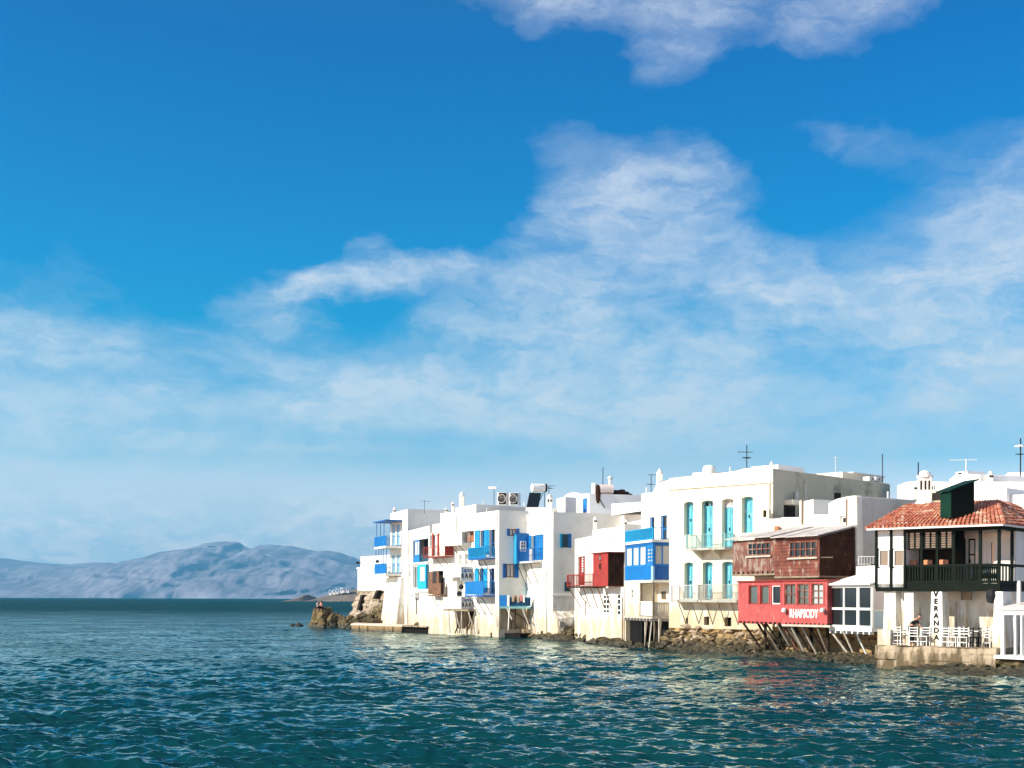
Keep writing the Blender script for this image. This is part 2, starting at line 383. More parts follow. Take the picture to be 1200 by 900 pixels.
# ------------------------------------------------------------------ sea
def build_sea():
    rows = []
    r = 6.0
    while r < 20: rows.append(r); r += .22
    py = 4800 / 20.0
    while py > 14: rows.append(4800 / py); py -= .36
    r = 4800 / py
    while r < 20000: rows.append(r); r *= 1.03
    rows = np.array(rows)
    A = np.concatenate([np.linspace(-80, -30, 50, endpoint=False), np.linspace(-30, 30, 900), np.linspace(30, 80, 51)[1:]])
    A = np.radians(A)
    R, T = np.meshgrid(rows, A, indexing='ij')
    X, Y = R * np.sin(T), R * np.cos(T)
    dr = np.gradient(rows)[:, None] * np.ones_like(T); dl = R * np.gradient(A)[None, :]
    Z = np.zeros_like(X)
    rs = np.random.RandomState(4)
    def add(lam, ang, amp, ph):
        k = 2 * np.pi / lam; kx, ky = np.cos(ang) * k, np.sin(ang) * k
        sp = np.maximum(dr * abs(np.sin(ang)), dl * abs(np.cos(ang)))
        w = np.clip((lam / np.maximum(sp, 1e-6) - 2.5) / 3.0, 0, 1)
        p = kx * X + ky * Y + ph + .6 * np.sin(kx * .21 * Y - ky * .23 * X + ph * 2)
        s = np.sin(p); return w * amp * (np.exp(.9 * s) / 1.1 - 1.1)
    wind = math.radians(248)
    for i in range(110):
        lam = .30 * (5.0 / .30) ** (rs.rand() ** 1.5)
        ang = wind + rs.randn() * .55
        amp = .0125 * lam ** .85 * (1.5 if lam < 1.3 else .6) * .80
        Z += add(lam, ang, amp, rs.rand() * 6.28)
    n0, n1 = X.shape
    gust = 0.75 + .35 * np.sin(X * .05 + 1.3 * np.sin(Y * .04)) * np.sin(Y * .07 + 2)
    Z *= np.clip(gust, .45, 1.2)
    Z[0, :] = 0
    co = np.stack([X, Y, Z], -1).reshape(-1, 3).astype(np.float32)
    idx = np.arange(n0 * n1).reshape(n0, n1)
    q4 = np.stack([idx[:-1, :-1], idx[:-1, 1:], idx[1:, 1:], idx[1:, :-1]], -1).reshape(-1, 4)[:, ::-1]
    me = bpy.data.meshes.new('sea'); me.vertices.add(len(co)); me.vertices.foreach_set('co', co.ravel())
    me.loops.add(q4.size); me.loops.foreach_set('vertex_index', q4.ravel().astype(np.int32))
    me.polygons.add(len(q4)); me.polygons.foreach_set('loop_start', np.arange(0, q4.size, 4, dtype=np.int32))
    me.polygons.foreach_set('loop_total', np.full(len(q4), 4, dtype=np.int32))
    me.update(calc_edges=True); me.validate()
    me.polygons.foreach_set('use_smooth', np.ones(len(q4), dtype=bool))
    m, q, b = new_mat('sea_water'); P = objco(q)
    nlow = q.noise(P, .05, 4, .6)
    mp = q.n('ShaderNodeMapping'); q.link(P, mp.inputs[0]); mp.inputs['Rotation'].default_value = (0, 0, rad(22)); mp.inputs['Scale'].default_value = (.55, 1.25, 1)
    # ripple slopes straight from noise vectors, so that they also hold far out
    def slopes(sc, K, det):
        c_ = q.noise(mp.outputs[0], sc, det, .6, .3, True)
        v1 = q.n('ShaderNodeVectorMath', operation='SUBTRACT'); q.link(c_, v1.inputs[0]); v1.inputs[1].default_value = (.5, .5, .5)
        v2 = q.n('ShaderNodeVectorMath', operation='MULTIPLY'); q.link(v1.outputs[0], v2.inputs[0]); v2.inputs[1].default_value = (K * .6, K, 0); return v2.outputs[0]
    va_ = q.n('ShaderNodeVectorMath', operation='ADD'); q.link(slopes(4.0, 1.5, 5), va_.inputs[0]); q.link(slopes(.7, 1.0, 2), va_.inputs[1])
    vb_ = q.n('ShaderNodeVectorMath', operation='ADD'); q.link(va_.outputs[0], vb_.inputs[0]); q.link(q.n('ShaderNodeNewGeometry').outputs['Normal'], vb_.inputs[1])
    n0_ = q.n('ShaderNodeVectorMath', operation='NORMALIZE'); q.link(vb_.outputs[0], n0_.inputs[0])
    # ripple faces that lean away are hidden by their neighbours: only faces turned to the eye count
    inc = q.n('ShaderNodeNewGeometry').outputs['Incoming']
    dt = q.n('ShaderNodeVectorMath', operation='DOT_PRODUCT'); q.link(n0_.outputs[0], dt.inputs[0]); q.link(inc, dt.inputs[1])
    dn = q.m('MULTIPLY', q.m('MAXIMUM', q.m('MULTIPLY', dt.outputs['Value'], -1.0), 0.0), 2.0)
    vk = q.n('ShaderNodeVectorMath', operation='SCALE'); q.link(inc, vk.inputs[0]); q.link(dn, vk.inputs['Scale'])
    vm_ = q.n('ShaderNodeVectorMath', operation='ADD'); q.link(n0_.outputs[0], vm_.inputs[0]); q.link(vk.outputs[0], vm_.inputs[1])
    bp = q.n('ShaderNodeVectorMath', operation='NORMALIZE'); q.link(vm_.outputs[0], bp.inputs[0])
    cosv = q.m('ABSOLUTE', dt.outputs['Value'])
    F_ = q.m('ADD', q.m('MULTIPLY', q.m('POWER', q.m('SUBTRACT', 1.0, cosv), 5.0), .98), .02)
    q.nt.nodes.remove(b)
    df = q.n('ShaderNodeBsdfDiffuse'); q.put(df.inputs['Color'], q.mix(q.maprange(nlow, .3, .7), (.001, .028, .038, 1), (.002, .044, .051, 1)))
    gl = q.n('ShaderNodeBsdfGlossy'); gl.inputs['Color'].default_value = (.86, .96, .90, 1); gl.inputs['Roughness'].default_value = .08
    q.link(bp.outputs[0], gl.inputs['Normal'])
    # steep unresolved ripples keep a rough sea from mirroring fully at grazing angles
    fac = q.maprange(F_, .08, .92, .01, .80)
    sy = q.n('ShaderNodeSeparateXYZ'); q.link(P, sy.inputs[0])      # reflection is turned down with distance to darken the far sea
    fac = q.m('MULTIPLY', fac, q.maprange(q.m('ADD', sy.outputs[1], q.m('MULTIPLY', nlow, 120)), 130, 420, 1.0, .17))
    fac = q.m('MULTIPLY', fac, q.maprange(q.noise(P, .11, 4, .6), .35, .65, .72, 1.22))      # wind patches
    ms = q.n('ShaderNodeMixShader'); q.link(fac, ms.inputs[0]); q.link(df.outputs[0], ms.inputs[1]); q.link(gl.outputs[0], ms.inputs[2])
    q.link(ms.outputs[0], q.nt.nodes['Material Output'].inputs['Surface'])
    me.materials.append(m)
    o = bpy.data.objects.new('sea', me); COL.objects.link(o); tag(o, kind='structure')
build_sea()

# ------------------------------------------------------------------ far mountains
def interp(pts, x):
    if x <= pts[0][0]: return pts[0][1]
    for (a, ya), (b_, yb) in zip(pts, pts[1:]):
        if x <= b_:
            t = (x - a) / (b_ - a); t = t * t * (3 - 2 * t) * .5 + t * .5; return ya + (yb - ya) * t
    return pts[-1][1]
def ridge(name, prof, D, depth, nx, ny, mat, px0, px1, rough, seed):
    """a hill range whose crest stands at depth D and whose flanks run down to the sea on both sides"""
    mb = MB(); rowsv = []
    for j in range(ny + 1):
        v = j / ny; y = D - depth * .5 + depth * v
        tri = 1 - abs(2 * v - 1)
        for i in range(nx + 1):
            px = px0 + (px1 - px0) * i / nx; x = (px - CXP) / FPX * D
            hy = interp(prof, px); H = max(0, (700 + (px - 600) * .004 + 2.2 - hy) / FPX * D)
            p = Vector((x * rough, y * rough, seed))
            nz = mnoise.fractal(p, 1.0, 2.1, 6) ; rg = 1 - abs(mnoise.fractal(p * .6 + Vector((9, 4, 0)), 1.0, 2.0, 5))
            sh = tri ** 0.8
            gl_ = abs(mnoise.fractal(Vector((x * rough * 2.6, y * rough * .9, seed + 4)), .9, 2.1, 6))
            z = H * (sh * (1 + .05 * nz) + .75 * sh * (1 - sh) * (rg - .75) * 2.0 - .30 * gl_ * (1 - sh) * tri ** .5)
            jit = (.035 * H * mnoise.fractal(Vector((x * rough * 3, seed, 1)), 1.0, 2.0, 5)) if tri > .9 else 0
            mb.v.append((x, y + depth * .06 * nz, z + jit - (6 if tri < .02 else 0)))
    for j in range(ny):
        for i in range(nx):
            a = j * (nx + 1) + i; mb.f.append((a, a + 1, a + nx + 2, a + nx + 1))
    o = mb.build(name, mat, None, smooth=True); tag(o, kind='structure'); return o
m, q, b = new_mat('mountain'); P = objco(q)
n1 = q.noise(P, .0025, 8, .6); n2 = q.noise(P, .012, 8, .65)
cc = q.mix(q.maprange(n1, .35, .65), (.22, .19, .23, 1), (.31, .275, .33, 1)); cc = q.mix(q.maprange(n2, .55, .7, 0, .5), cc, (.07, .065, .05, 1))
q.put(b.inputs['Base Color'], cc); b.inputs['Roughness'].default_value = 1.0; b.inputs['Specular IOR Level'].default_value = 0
prof = [(-420, 672), (-300, 660), (-200, 668), (-100, 658), (-40, 650), (0, 654), (20, 657), (40, 660), (72, 661), (95, 659.5), (115, 658.5), (140, 659.5), (165, 655), (185, 649), (197, 644), (212, 643.5), (228, 640),
        (242, 636), (262, 634), (278, 635), (288, 640), (297, 642), (305, 638), (320, 637), (340, 639), (355, 643), (372, 646), (382, 644.5), (395, 647), (410, 650.5), (425, 655), (450, 661), (500, 676), (560, 692), (600, 700)]
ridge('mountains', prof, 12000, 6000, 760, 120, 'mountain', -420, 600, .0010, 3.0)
rockmat('headland_rock', (.13, .10, .08), (.22, .17, .13), (.06, .05, .04), -50)
hp = [(343, 702), (348, 700.5), (354, 697), (358, 693.5), (361, 693.5), (365, 697), (368.5, 702), (370, 701), (376, 697.5), (382, 694.5), (388, 693), (395, 691.5), (402, 690), (410, 688), (430, 684), (460, 680), (500, 684), (540, 700)]
ridge('headland', hp, 1500, 220, 160, 24, 'headland_rock', 345, 540, .03, 8.0)
# white houses on the headland
for k, (px, py, w, h) in enumerate([(387.5, 693.6, 3.2, 2.2), (391.8, 693.2, 3.4, 1.8), (395.6, 692.4, 2.6, 2.0), (400.5, 690.8, 3.2, 3.0), (403.2, 690.6, 1.8, 2.2), (407.8, 691, 3.4, 1.6)]):
    D = 1455 - k * 3; x = (px - CXP) / FPX * D; zt = CAM_H + (702.2 - .8 - (py - h / 2)) / FPX * D
    mm = MB(); ww = w / FPX * D; hh = h / FPX * D
    hr = thing('far_house', 'tiny white house on the far headland, %s' % ['westernmost, low and wide', 'second from the western end', 'third from the western end', 'tallest of the row', 'narrow one against the tallest', 'easternmost and lowest, nearest the town'][k], 'house', (x, D, zt - hh), 'white houses on the far headland')
    mm.wbox(x - ww / 2, x + ww / 2, D - 4, D + 6, zt - hh - 3, zt); mm.wbox(x - ww / 2, x, D - 3, D + 3, zt, zt + .9)
    mm.build('wall', 'far_white', hr)
    MB().wbox(x - .8, x + .8, D - 4.1, D - 4.0, zt - hh, zt - hh + 2.1).build('door', 'blue_deep', hr)

# ------------------------------------------------------------------ air
m = bpy.data.materials.new('haze_air'); m.use_nodes = True; m.node_tree.nodes.clear(); q = G(m.node_tree)
pv = q.n('ShaderNodeVolumePrincipled'); pv.inputs['Color'].default_value = (.13, .62, 1.0, 1); pv.inputs['Density'].default_value = 0.000068
pv.inputs['Anisotropy'].default_value = .2
mo = q.n('ShaderNodeOutputMaterial'); q.link(pv.outputs[0], mo.inputs['Volume'])
hz = MB().wbox(-20500, 20500, -300, 20500, -12, 900).build('haze', m); tag(hz, kind='stuff')

# ================================================================== building kit
def cells(cuts):
    c = sorted(cuts); r = [c[0]]
    for v in c[1:]:
        if v - r[-1] > 1e-4: r.append(v)
    return r
def body(root, F, prof, zb, depth, mat, ops=(), name='wall', roofmat=None, bevel=0.0, close=True):
    """a masonry block: front wall in plane F with real openings, stepped top profile (photo-measured), flat roof, sides and back"""
    P = [list(F.hit(*p)) for p in prof]; P[0][0] = 0; P[-1][0] = F.L
    mb = MB(); zc0 = min(p[1] for p in P)
    for o in ops: zc0 = min(zc0, 1e9)
    sc = cells([0, F.L] + [p[0] for p in P] + [x for o in ops for x in (o['s0'], o['s1'])])
    zc = cells([zb, zc0] + [z for o in ops for z in (o['z0'], o['z1']) if z < zc0])
    def inside(s, z): return any(o['s0'] < s < o['s1'] and o['z0'] < z < o['z1'] for o in ops)
    for a, b_ in zip(sc, sc[1:]):
        for c, d in zip(zc, zc[1:]):
            if not inside((a + b_) / 2, (c + d) / 2): mb.poly([F.p(a, c), F.p(b_, c), F.p(b_, d), F.p(a, d)])
    for o in ops:
        a, b_, c, d, e = o['s0'], o['s1'], o['z0'], o['z1'], -o['dep'] - .12
        mb.poly([F.p(a, c), F.p(a, d), F.p(a, d, e), F.p(a, c, e)]); mb.poly([F.p(b_, d), F.p(b_, c), F.p(b_, c, e), F.p(b_, d, e)])
        mb.poly([F.p(a, d), F.p(b_, d), F.p(b_, d, e), F.p(a, d, e)]); mb.poly([F.p(b_, c), F.p(a, c), F.p(a, c, e), F.p(b_, c, e)])
        mb.poly([F.p(a, c, e), F.p(a, d, e), F.p(b_, d, e), F.p(b_, c, e)])
    for (a, za), (b_, zb_) in zip(P, P[1:]):
        if b_ - a < .02:        # a step in the skyline
            lo, hi = min(za, zb_), max(za, zb_)
            mb.poly([F.p(a, lo), F.p(a, hi), F.p(a, hi, -depth), F.p(a, lo, -depth)]); continue
        if za > zc0 + 1e-4 or zb_ > zc0 + 1e-4:
            mb.poly([F.p(a, zc0), F.p(b_, zc0), F.p(b_, zb_), F.p(a, za)])
            mb.poly([F.p(b_, zc0, -depth), F.p(a, zc0, -depth), F.p(a, za, -depth), F.p(b_, zb_, -depth)])
        mb.poly([F.p(a, za), F.p(b_, zb_), F.p(b_, zb_, -depth), F.p(a, za, -depth)])
    mb.poly([F.p(0, zb), F.p(0, zc0), F.p(0, zc0, -depth), F.p(0, zb, -depth)])
    mb.poly([F.p(0, zc0), F.p(0, P[0][1]), F.p(0, P[0][1], -depth), F.p(0, zc0, -depth)])
    mb.poly([F.p(F.L, zb), F.p(F.L, zb, -depth), F.p(F.L, P[-1][1], -depth), F.p(F.L, P[-1][1])])
    mb.poly([F.p(0, zb, -depth), F.p(0, zc0, -depth), F.p(F.L, zc0, -depth), F.p(F.L, zb, -depth)])
    return mb.build(name, mat, root, bevel=bevel)
def op(F, x0, y0, x1, y1, dep=.2, o=0.0):
    s0, s1, z0, z1 = F.rect(x0, y0, x1, y1, o); return dict(s0=s0, s1=s1, z0=z0, z1=z1, dep=dep)
def window(root, F, w, frame='white_paint', pane='glass', nx=2, ny=2, bar=.05, o=None, name='window'):
    o = -w['dep'] if o is None else o
    s0, s1, z0, z1 = w['s0'], w['s1'], w['z0'], w['z1']; mb = MB(); b_ = bar
    mb.box(F, s0, s0 + b_, z0, z1, o, o + .06).box(F, s1 - b_, s1, z0, z1, o, o + .06)
    mb.box(F, s0 + b_, s1 - b_, z0, z0 + b_, o, o + .06).box(F, s0 + b_, s1 - b_, z1 - b_, z1, o, o + .06)
    for i in range(1, nx):
        c = s0 + (s1 - s0) * i / nx; mb.box(F, c - b_ * .4, c + b_ * .4, z0 + b_, z1 - b_, o + .005, o + .055)
    for i in range(1, ny):
        c = z0 + (z1 - z0) * i / ny; mb.box(F, s0 + b_, s1 - b_, c - b_ * .4, c + b_ * .4, o + .008, o + .05)
    f = mb.build(name, frame, root)
    MB().box(F, s0 + .01, s1 - .01, z0 + .01, z1 - .01, o - .03, o + .002).build('pane', pane, f)
    return f
def door(root, F, w, mat, leaves=2, o=None, name='door'):
    o = -w['dep'] if o is None else o
    s0, s1, z0, z1 = w['s0'], w['s1'], w['z0'], w['z1']; mb = MB()
    mb.box(F, s0, s1, z0, z1, o - .04, o)
    for i in range(leaves):
        a = s0 + (s1 - s0) * i / leaves + .02; b_ = s0 + (s1 - s0) * (i + 1) / leaves - .02; t = min(.09, (b_ - a) * .2)
        mb.box(F, a, a + t, z0 + .01, z1 - .01, o, o + .03).box(F, b_ - t, b_, z0 + .01, z1 - .01, o, o + .03)
        for fz in (.0, .33, .62, 1.0):
            c = z0 + .01 + (z1 - z0 - .02 - t) * fz; mb.box(F, a + t, b_ - t, c, c + t, o, o + .025)
    d = mb.build(name, mat, root)
    MB().box(F, (s0 + s1) / 2 - .1, (s0 + s1) / 2 - .05, z0 + (z1 - z0) * .42, z0 + (z1 - z0) * .5, o + .03, o + .08).build('handle', 'dark_metal', d)
    return d
def shutter(root, F, x0, y0, x1, y1, mat, o=.03, th=.05, oo=0.0):
    s0, s1, z0, z1 = F.rect(x0, y0, x1, y1, oo); mb = MB(); t = min(.07, (s1 - s0) * .18)
    mb.box(F, s0, s0 + t, z0, z1, o, o + th).box(F, s1 - t, s1, z0, z1, o, o + th)
    for c in (z0, (z0 + z1) / 2 - t / 2, z1 - t): mb.box(F, s0 + t, s1 - t, c, c + t, o + .002, o + th - .002)
    n = max(4, int((z1 - z0) / .11))
    for i in range(n):
        c = z0 + (z1 - z0) * (i + .5) / n
        a, b_ = s0 + t, s1 - t
        mb.hexa([F.p(a, c - .035, o + .035), F.p(b_, c - .035, o + .035), F.p(b_, c - .03, o + .045), F.p(a, c - .03, o + .045),
                 F.p(a, c + .03, o + .004), F.p(b_, c + .03, o + .004), F.p(b_, c + .035, o + .014), F.p(a, c + .035, o + .014)])
    mb.box(F, s0 + t, s1 - t, z0 + .02, z1 - .02, o - .004, o + .002)
    return mb.build('shutter', mat, root)
def sill(root, F, w, mat='white'):
    return MB().box(F, w['s0'] - .06, w['s1'] + .06, w['z0'] - .08, w['z0'] - .003, -.02, .08).build('sill', mat, root)
def railpiece(mb, F, s0, s1, z0, z1, o, style, gap=.13, t=.02):
    """one straight run of railing or panelling along F at offset o"""
    if style == 'panel':
        mb.box(F, s0, s1, z0 + .02, z1 - .03, o - .025, o)
        n = max(2, int((s1 - s0) / .16))
        for i in range(n + 1):
            c = s0 + (s1 - s0) * i / n; mb.box(F, c - .012, c + .012, z0 + .03, z1 - .04, o, o + .012)
        mb.box(F, s0 - .01, s1 + .01, z1 - .03, z1 + .03, o - .05, o + .03)
    elif style == 'slat':
        n = max(2, int((s1 - s0) / .12)); w = (s1 - s0) / n
        for i in range(n): mb.box(F, s0 + w * i + w * .1, s0 + w * (i + 1) - w * .1, z0 + .05, z1 - .03, o - .02, o)
        for c in (z0 + .08, z1 - .04): mb.box(F, s0, s1, c, c + .05, o - .045, o - .021)
        mb.box(F, s0 - .02, s1 + .02, z1 + .012, z1 + .05, o - .05, o + .02)
    elif style == 'none': pass
    else:
        mb.box(F, s0, s1, z1 - t, z1 + t * .6, o - t, o + t); mb.box(F, s0, s1, z0 + .06, z0 + .06 + t, o - t * .8, o + t * .8)
        n = max(1, int((s1 - s0) / gap))
        for i in range(n + 1):
            c = s0 + (s1 - s0) * i / n; r = t * (.95 if i in (0, n) else .5); mb.box(F, c - r, c + r, z0, z1 - t, o - r, o + r)
def balcony(root, F, x0, x1, yf, yt, o, slab='white', rail='blue', styles=('rail', 'rail', 'rail'), struts=3, strutmat='dark_pole', drop=1.3, th=.12, label=None, px_off=None, gap=.13, t=.02, lip=0.0, wall_o=0.0):
    """styles: front, far end, near end.  x0/x1 are measured on the outer front plane"""
    xm = (x0 + x1) / 2
    s0 = F.hit(x0, yf, o)[0]; s1 = F.hit(x1, yf, o)[0]; zf = F.hit(xm, yf, o)[1]; zt = F.hit(xm, yt, o)[1]
    b_ = MB().box(F, s0 - lip, s1 + lip, zf - th, zf, wall_o + .002, o + lip).build('balcony', slab, root)
    if label: b_['label'] = label
    G0 = Face(F.p(s0, 0, o)[:2], F.p(s0, 0, wall_o)[:2]); G1 = Face(F.p(s1, 0, o)[:2], F.p(s1, 0, wall_o)[:2])
    mb = MB(); railpiece(mb, F, s0, s1, zf, zt, o - .03, styles[0], gap, t)
    r = mb.build('railing', rail, b_) if mb.v else None
    for g_, st, sg in ((G0, styles[1], -1), (G1, styles[2], 1)):
        if st == 'none': continue
        mb = MB(); railpiece(mb, g_, .06, g_.L - .03, zf, zt, -.03 if sg > 0 else .03, st, gap, t); mb.build('railing', rail, b_)
    for i in range(struts):
        s = s0 + (s1 - s0) * (i + .5) / struts if struts > 1 else (s0 + s1) / 2
        MB().tube(F.p(s, zf - th, o - .12), F.p(s + .02, zf - th - drop, wall_o - .03), .032, 5).build('strut', strutmat, b_)
    return dict(o=b_, s0=s0, s1=s1, zf=zf, zt=zt)
def chimney(root, px, d, ytop, ybase, wpx, mat='white', kind='plain'):
    x, y = at(px, d); w = wpx / FPX * d; z1 = zat(px, ytop, d); z0 = zat(px, ybase, d) - .4; h = z1 - z0
    mb = MB(); hw = w / 2
    c = Face((x - hw * 1.0, y - hw), (x + hw, y - hw))
    if kind == 'plain':
        mb.prism([(x - hw, y - hw), (x + hw, y - hw), (x + hw, y + hw), (x - hw, y + hw)], z0, z1 - h * .22)
        o = mb.build('chimney', mat, root, bevel=.04)
        MB().lathe((x, y, z1 - h * .24), [(hw * 1.15, 0), (hw * 1.15, .06), (hw * .9, h * .10), (hw * .45, h * .18), (.03, h * .24)], 10).build('cap', mat, o, smooth=False)
    else:
        mb.prism([(x - hw, y - hw), (x + hw, y - hw), (x + hw, y + hw), (x - hw, y + hw)], z0, z1 - w * .7)
        o = mb.build('chimney', mat, root, bevel=.05)
        MB().lathe((x, y, z1 - w * .75), [(hw * .98, 0), (hw * .92, w * .3), (hw * .7, w * .55), (hw * .25, w * .75)], 12).build('cap', mat, o)
        for k in (-.22, .22):
            MB().wbox(x + k * w - .05, x + k * w + .05, y - hw - .02, y - hw + .03, z1 - w * 1.25, z1 - w * .85).build('smoke_hole', 'dark_inside', o)
    return o
def antenna(px, d, ytop, ybase, label, booms=(), r=.03, mat='dark_metal', group='antennas on the roofs'):
    """booms: (height fraction, length m, elements, heading degrees)"""
    x, y = at(px, d); z0 = zat(px, ybase, d) - .15; z1 = zat(px, ytop, d)
    t = thing('antenna', label, 'antenna', (x, y, z0), group)
    MB().tube((x, y, z0), (x, y, z1), r, 6).build('mast', mat, t)
    for fz, L, ne, hd in booms:
        z = z0 + (z1 - z0) * fz; ux, uy = math.cos(rad(hd)), math.sin(rad(hd)); mb = MB()
        mb.tube((x - ux * L * .4, y - uy * L * .4, z), (x + ux * L * .6, y + uy * L * .6, z), r * .6, 5)
        for k in range(ne):
            q_ = -.38 + .95 * k / max(1, ne - 1); e = .22 + .06 * (k % 2); cx, cy = x + ux * L * q_, y + uy * L * q_
            mb.tube((cx - uy * e, cy + ux * e, z + .02), (cx + uy * e, cy - ux * e, z + .02), r * .35, 4)
        mb.build('boom', mat, t)
    return t
def pole(root, a, b_, r, mat, name='pole'):
    return MB().tube(a, b_, r, 6, r * .85).build(name, mat, root)
def text(root, F, s_c, z_c, body_, height, mat, o, bold=.012, sx=1.0, name='lettering'):
    cu = bpy.data.curves.new(name, 'FONT'); cu.body = body_; cu.size = 1; cu.offset = bold; cu.extrude = .012 / height; cu.align_x = 'CENTER'; cu.align_y = 'CENTER'; cu.resolution_u = 3
    t = bpy.data.objects.new('tmp', cu); COL.objects.link(t); dg = bpy.context.evaluated_depsgraph_get(); me = bpy.data.meshes.new_from_object(t.evaluated_get(dg))
    bpy.data.objects.remove(t)
    hs_ = height / .72; off = worldloc(root) if root else Vector((0, 0, 0))
    for v in me.vertices:
        x, y, z = v.co; p_ = F.p(s_c + x * hs_ * sx, z_c + y * hs_, o + z * hs_); v.co = Vector(p_) - off
    me.materials.clear(); me.materials.append(MATS[mat]); me.name = name
    ob = bpy.data.objects.new(name, me); COL.objects.link(ob)
    if root: ob.parent = root
    return ob
def base(F, z=0.0): p = F.p(F.L / 2, z); return p
def FF(x0, d0, x1, d1): return Face(at(x0, d0), at(x1, d1))
HG = 'houses along the waterfront'

# ================================================================== far end: low wing on a stone base
F0 = FF(419, 137.5, 457, 131.5)
h0 = thing('house', 'low whitewashed wing on a ruined stone base at the seaward tip of the row', 'house', base(F0, 1), HG)
zL = F0.hit(430, 692)[1]; zW = F0.hit(430, 666)[1]
body(h0, F0, [(419, 666), (457, 665)], zL, 7, 'white')
F0u = F0.off(-.35)
body(h0, F0u, [(421, 652.5), (457, 650)], zW, 6, 'white', name='upper_wall')
MB().box(F0, -.1, F0.L, zW - .02, zW + .12, -.3, .1).build('ledge', 'white', h0)
for k in range(13):
    s = .2 + k * (F0.L - .4) / 12; MB().box(F0, s - .05, s + .05, zL + .15, zW - .35, .0, .06).build('rib', 'white', h0)
# battered stone base
p = [F0.p(-.1, 0), F0.p(F0.L + .2, 0), F0.p(F0.L + .2, 0, -7), F0.p(-.1, 0, -7)]
pb = [F0.p(-1.5, 0, 1.0), F0.p(F0.L + .2, 0, .9), F0.p(F0.L + .2, 0, -7), F0.p(-1.5, 0, -7)]
import bmesh
def stone_block(root, name, bot, top, z0, z1, mat, seg=14, amp=.16, seed=1):
    """battered masonry: a subdivided block whose faces are pushed in and out like rough stones"""
    bm = bmesh.new()
    vs_ = [bm.verts.new((p_[0], p_[1], z0)) for p_ in bot] + [bm.verts.new((p_[0], p_[1], z1)) for p_ in top]
    n = len(bot)
    for k in range(n): bm.faces.new((vs_[k], vs_[(k + 1) % n], vs_[n + (k + 1) % n], vs_[n + k]))
    bm.faces.new(vs_[n:]); bmesh.ops.subdivide_edges(bm, edges=bm.edges[:], cuts=seg, use_grid_fill=True)
    bm.normal_update()
    for v in bm.verts:
        if v.co.z > z1 - .01: continue
        c = Vector((math.floor(v.co.x * 1.7), math.floor(v.co.y * 1.7), math.floor(v.co.z * 2.6)))
        v.co += v.normal * (amp * (mnoise.cell(c + Vector((seed, 0, 0))) - .5) + amp * 1.2 * mnoise.noise(v.co * .9))
    me = bpy.data.meshes.new(name); bm.to_mesh(me); bm.free(); off = worldloc(root) if root else Vector((0, 0, 0))
    for v in me.vertices: v.co -= off
    me.materials.append(MATS[mat]); o = bpy.data.objects.new(name, me); COL.objects.link(o)
    if root: o.parent = root
    return o
stone_block(h0, 'stone_base', pb, p, -.3, zL, 'base_stone', 26)
for (a, b_, c, d) in ((422, 697, 424.5, 715), (440.5, 691.5, 443, 702)):
    s0, s1, z0, z1 = F0.rect(a, b_, c, d, .4)
    MB().hexa([F0.p(s0 - .15, z0, .75), F0.p(s1 - .15, z0, .75), F0.p(s1 - .15, z0, -.3), F0.p(s0 - .15, z0, -.3), F0.p(s0, z1, .35), F0.p(s1, z1, .35), F0.p(s1, z1, -.3), F0.p(s0, z1, -.3)]).build('slit_window', 'dark_inside', h0)
for px, py, o in ((419.3, 659.5, .2), (442, 658, .25), (443.5, 664, .5)):
    s, z = F0.hit(px, py, o); MB().lathe(F0.p(s, z, o), [(.06, -.14), (.17, -.1), (.2, .05), (.1, .15)], 8).tube(F0.p(s, z, o), F0.p(s, z, -.4), .02).build('lamp', 'dark_metal', h0)

# ================================================================== house with two blue balconies
F1 = FF(457, 131.7, 477.5, 126)
h1 = thing('house', 'tall white house with two blue balconies stacked on its seaward side', 'house', base(F1, 1), HG)
o1 = [op(F1, 459.5, 615, 463, 640, .12), op(F1, 465, 614, 468.5, 640, .12), op(F1, 459.5, 651, 463, 672, .12), op(F1, 465, 650, 468.5, 672, .12)]
body(h1, F1, [(457, 602), (477.5, 596.5)], -.2, 10, 'white', o1)
for o_ in o1: door(h1, F1, o_, 'sky_paint', 1)
MB().box(F1, -.08, F1.L + .06, F1.hit(468, 598.7)[1] - .14, F1.hit(468, 598.7)[1] - .0, -.3, .07)
for yf, yt in ((640.5, 629), (672.5, 661)):
    bb = balcony(h1, F1, 438.5, 452, yf, yt, 1.65, 'white', 'blue', ('panel', 'rail', 'rail'), 0, th=.2)
    for f in (.12, .45, .75):
        s = bb['s0'] + (bb['s1'] - bb['s0']) * f
        if yf < 650: MB().box(F1, s - .03, s + .03, bb['zf'], F1.hit(447, 612, 1.6)[1], 1.5, 1.56).build('post', 'blue', bb['o'])
    if yf > 650:
        for f in (.05, .3, .5, .7, .95):
            s = bb['s0'] + (bb['s1'] - bb['s0']) * f; MB().box(F1, s - .03, s + .03, bb['zf'], F1.hit(447, 642.5, 1.6)[1] - .05, 1.5, 1.56).build('post', 'blue', bb['o'])
zc_ = F1.hit(447, 611.5, 1.6)[1]
MB().box(F1, bb['s0'] - .1, bb['s1'] + .2, zc_, zc_ + .12, .003, 1.75).build('canopy', 'blue_deep', h1)
s0, s1, z0, z1 = F1.rect(456, 677, 474, 737)
MB().hexa([F1.p(-.3, 0, 1.0), F1.p(s1, 0, .9), F1.p(s1, 0, -.2), F1.p(-.3, 0, -.2), F1.p(-.1, z1, .35), F1.p(s1, z1, .35), F1.p(s1, z1, -.2), F1.p(-.1, z1, -.2)]).build('buttress', 'white', h1)
chimney(h1, 462, 131, 594.5, 603, 4, kind='round')

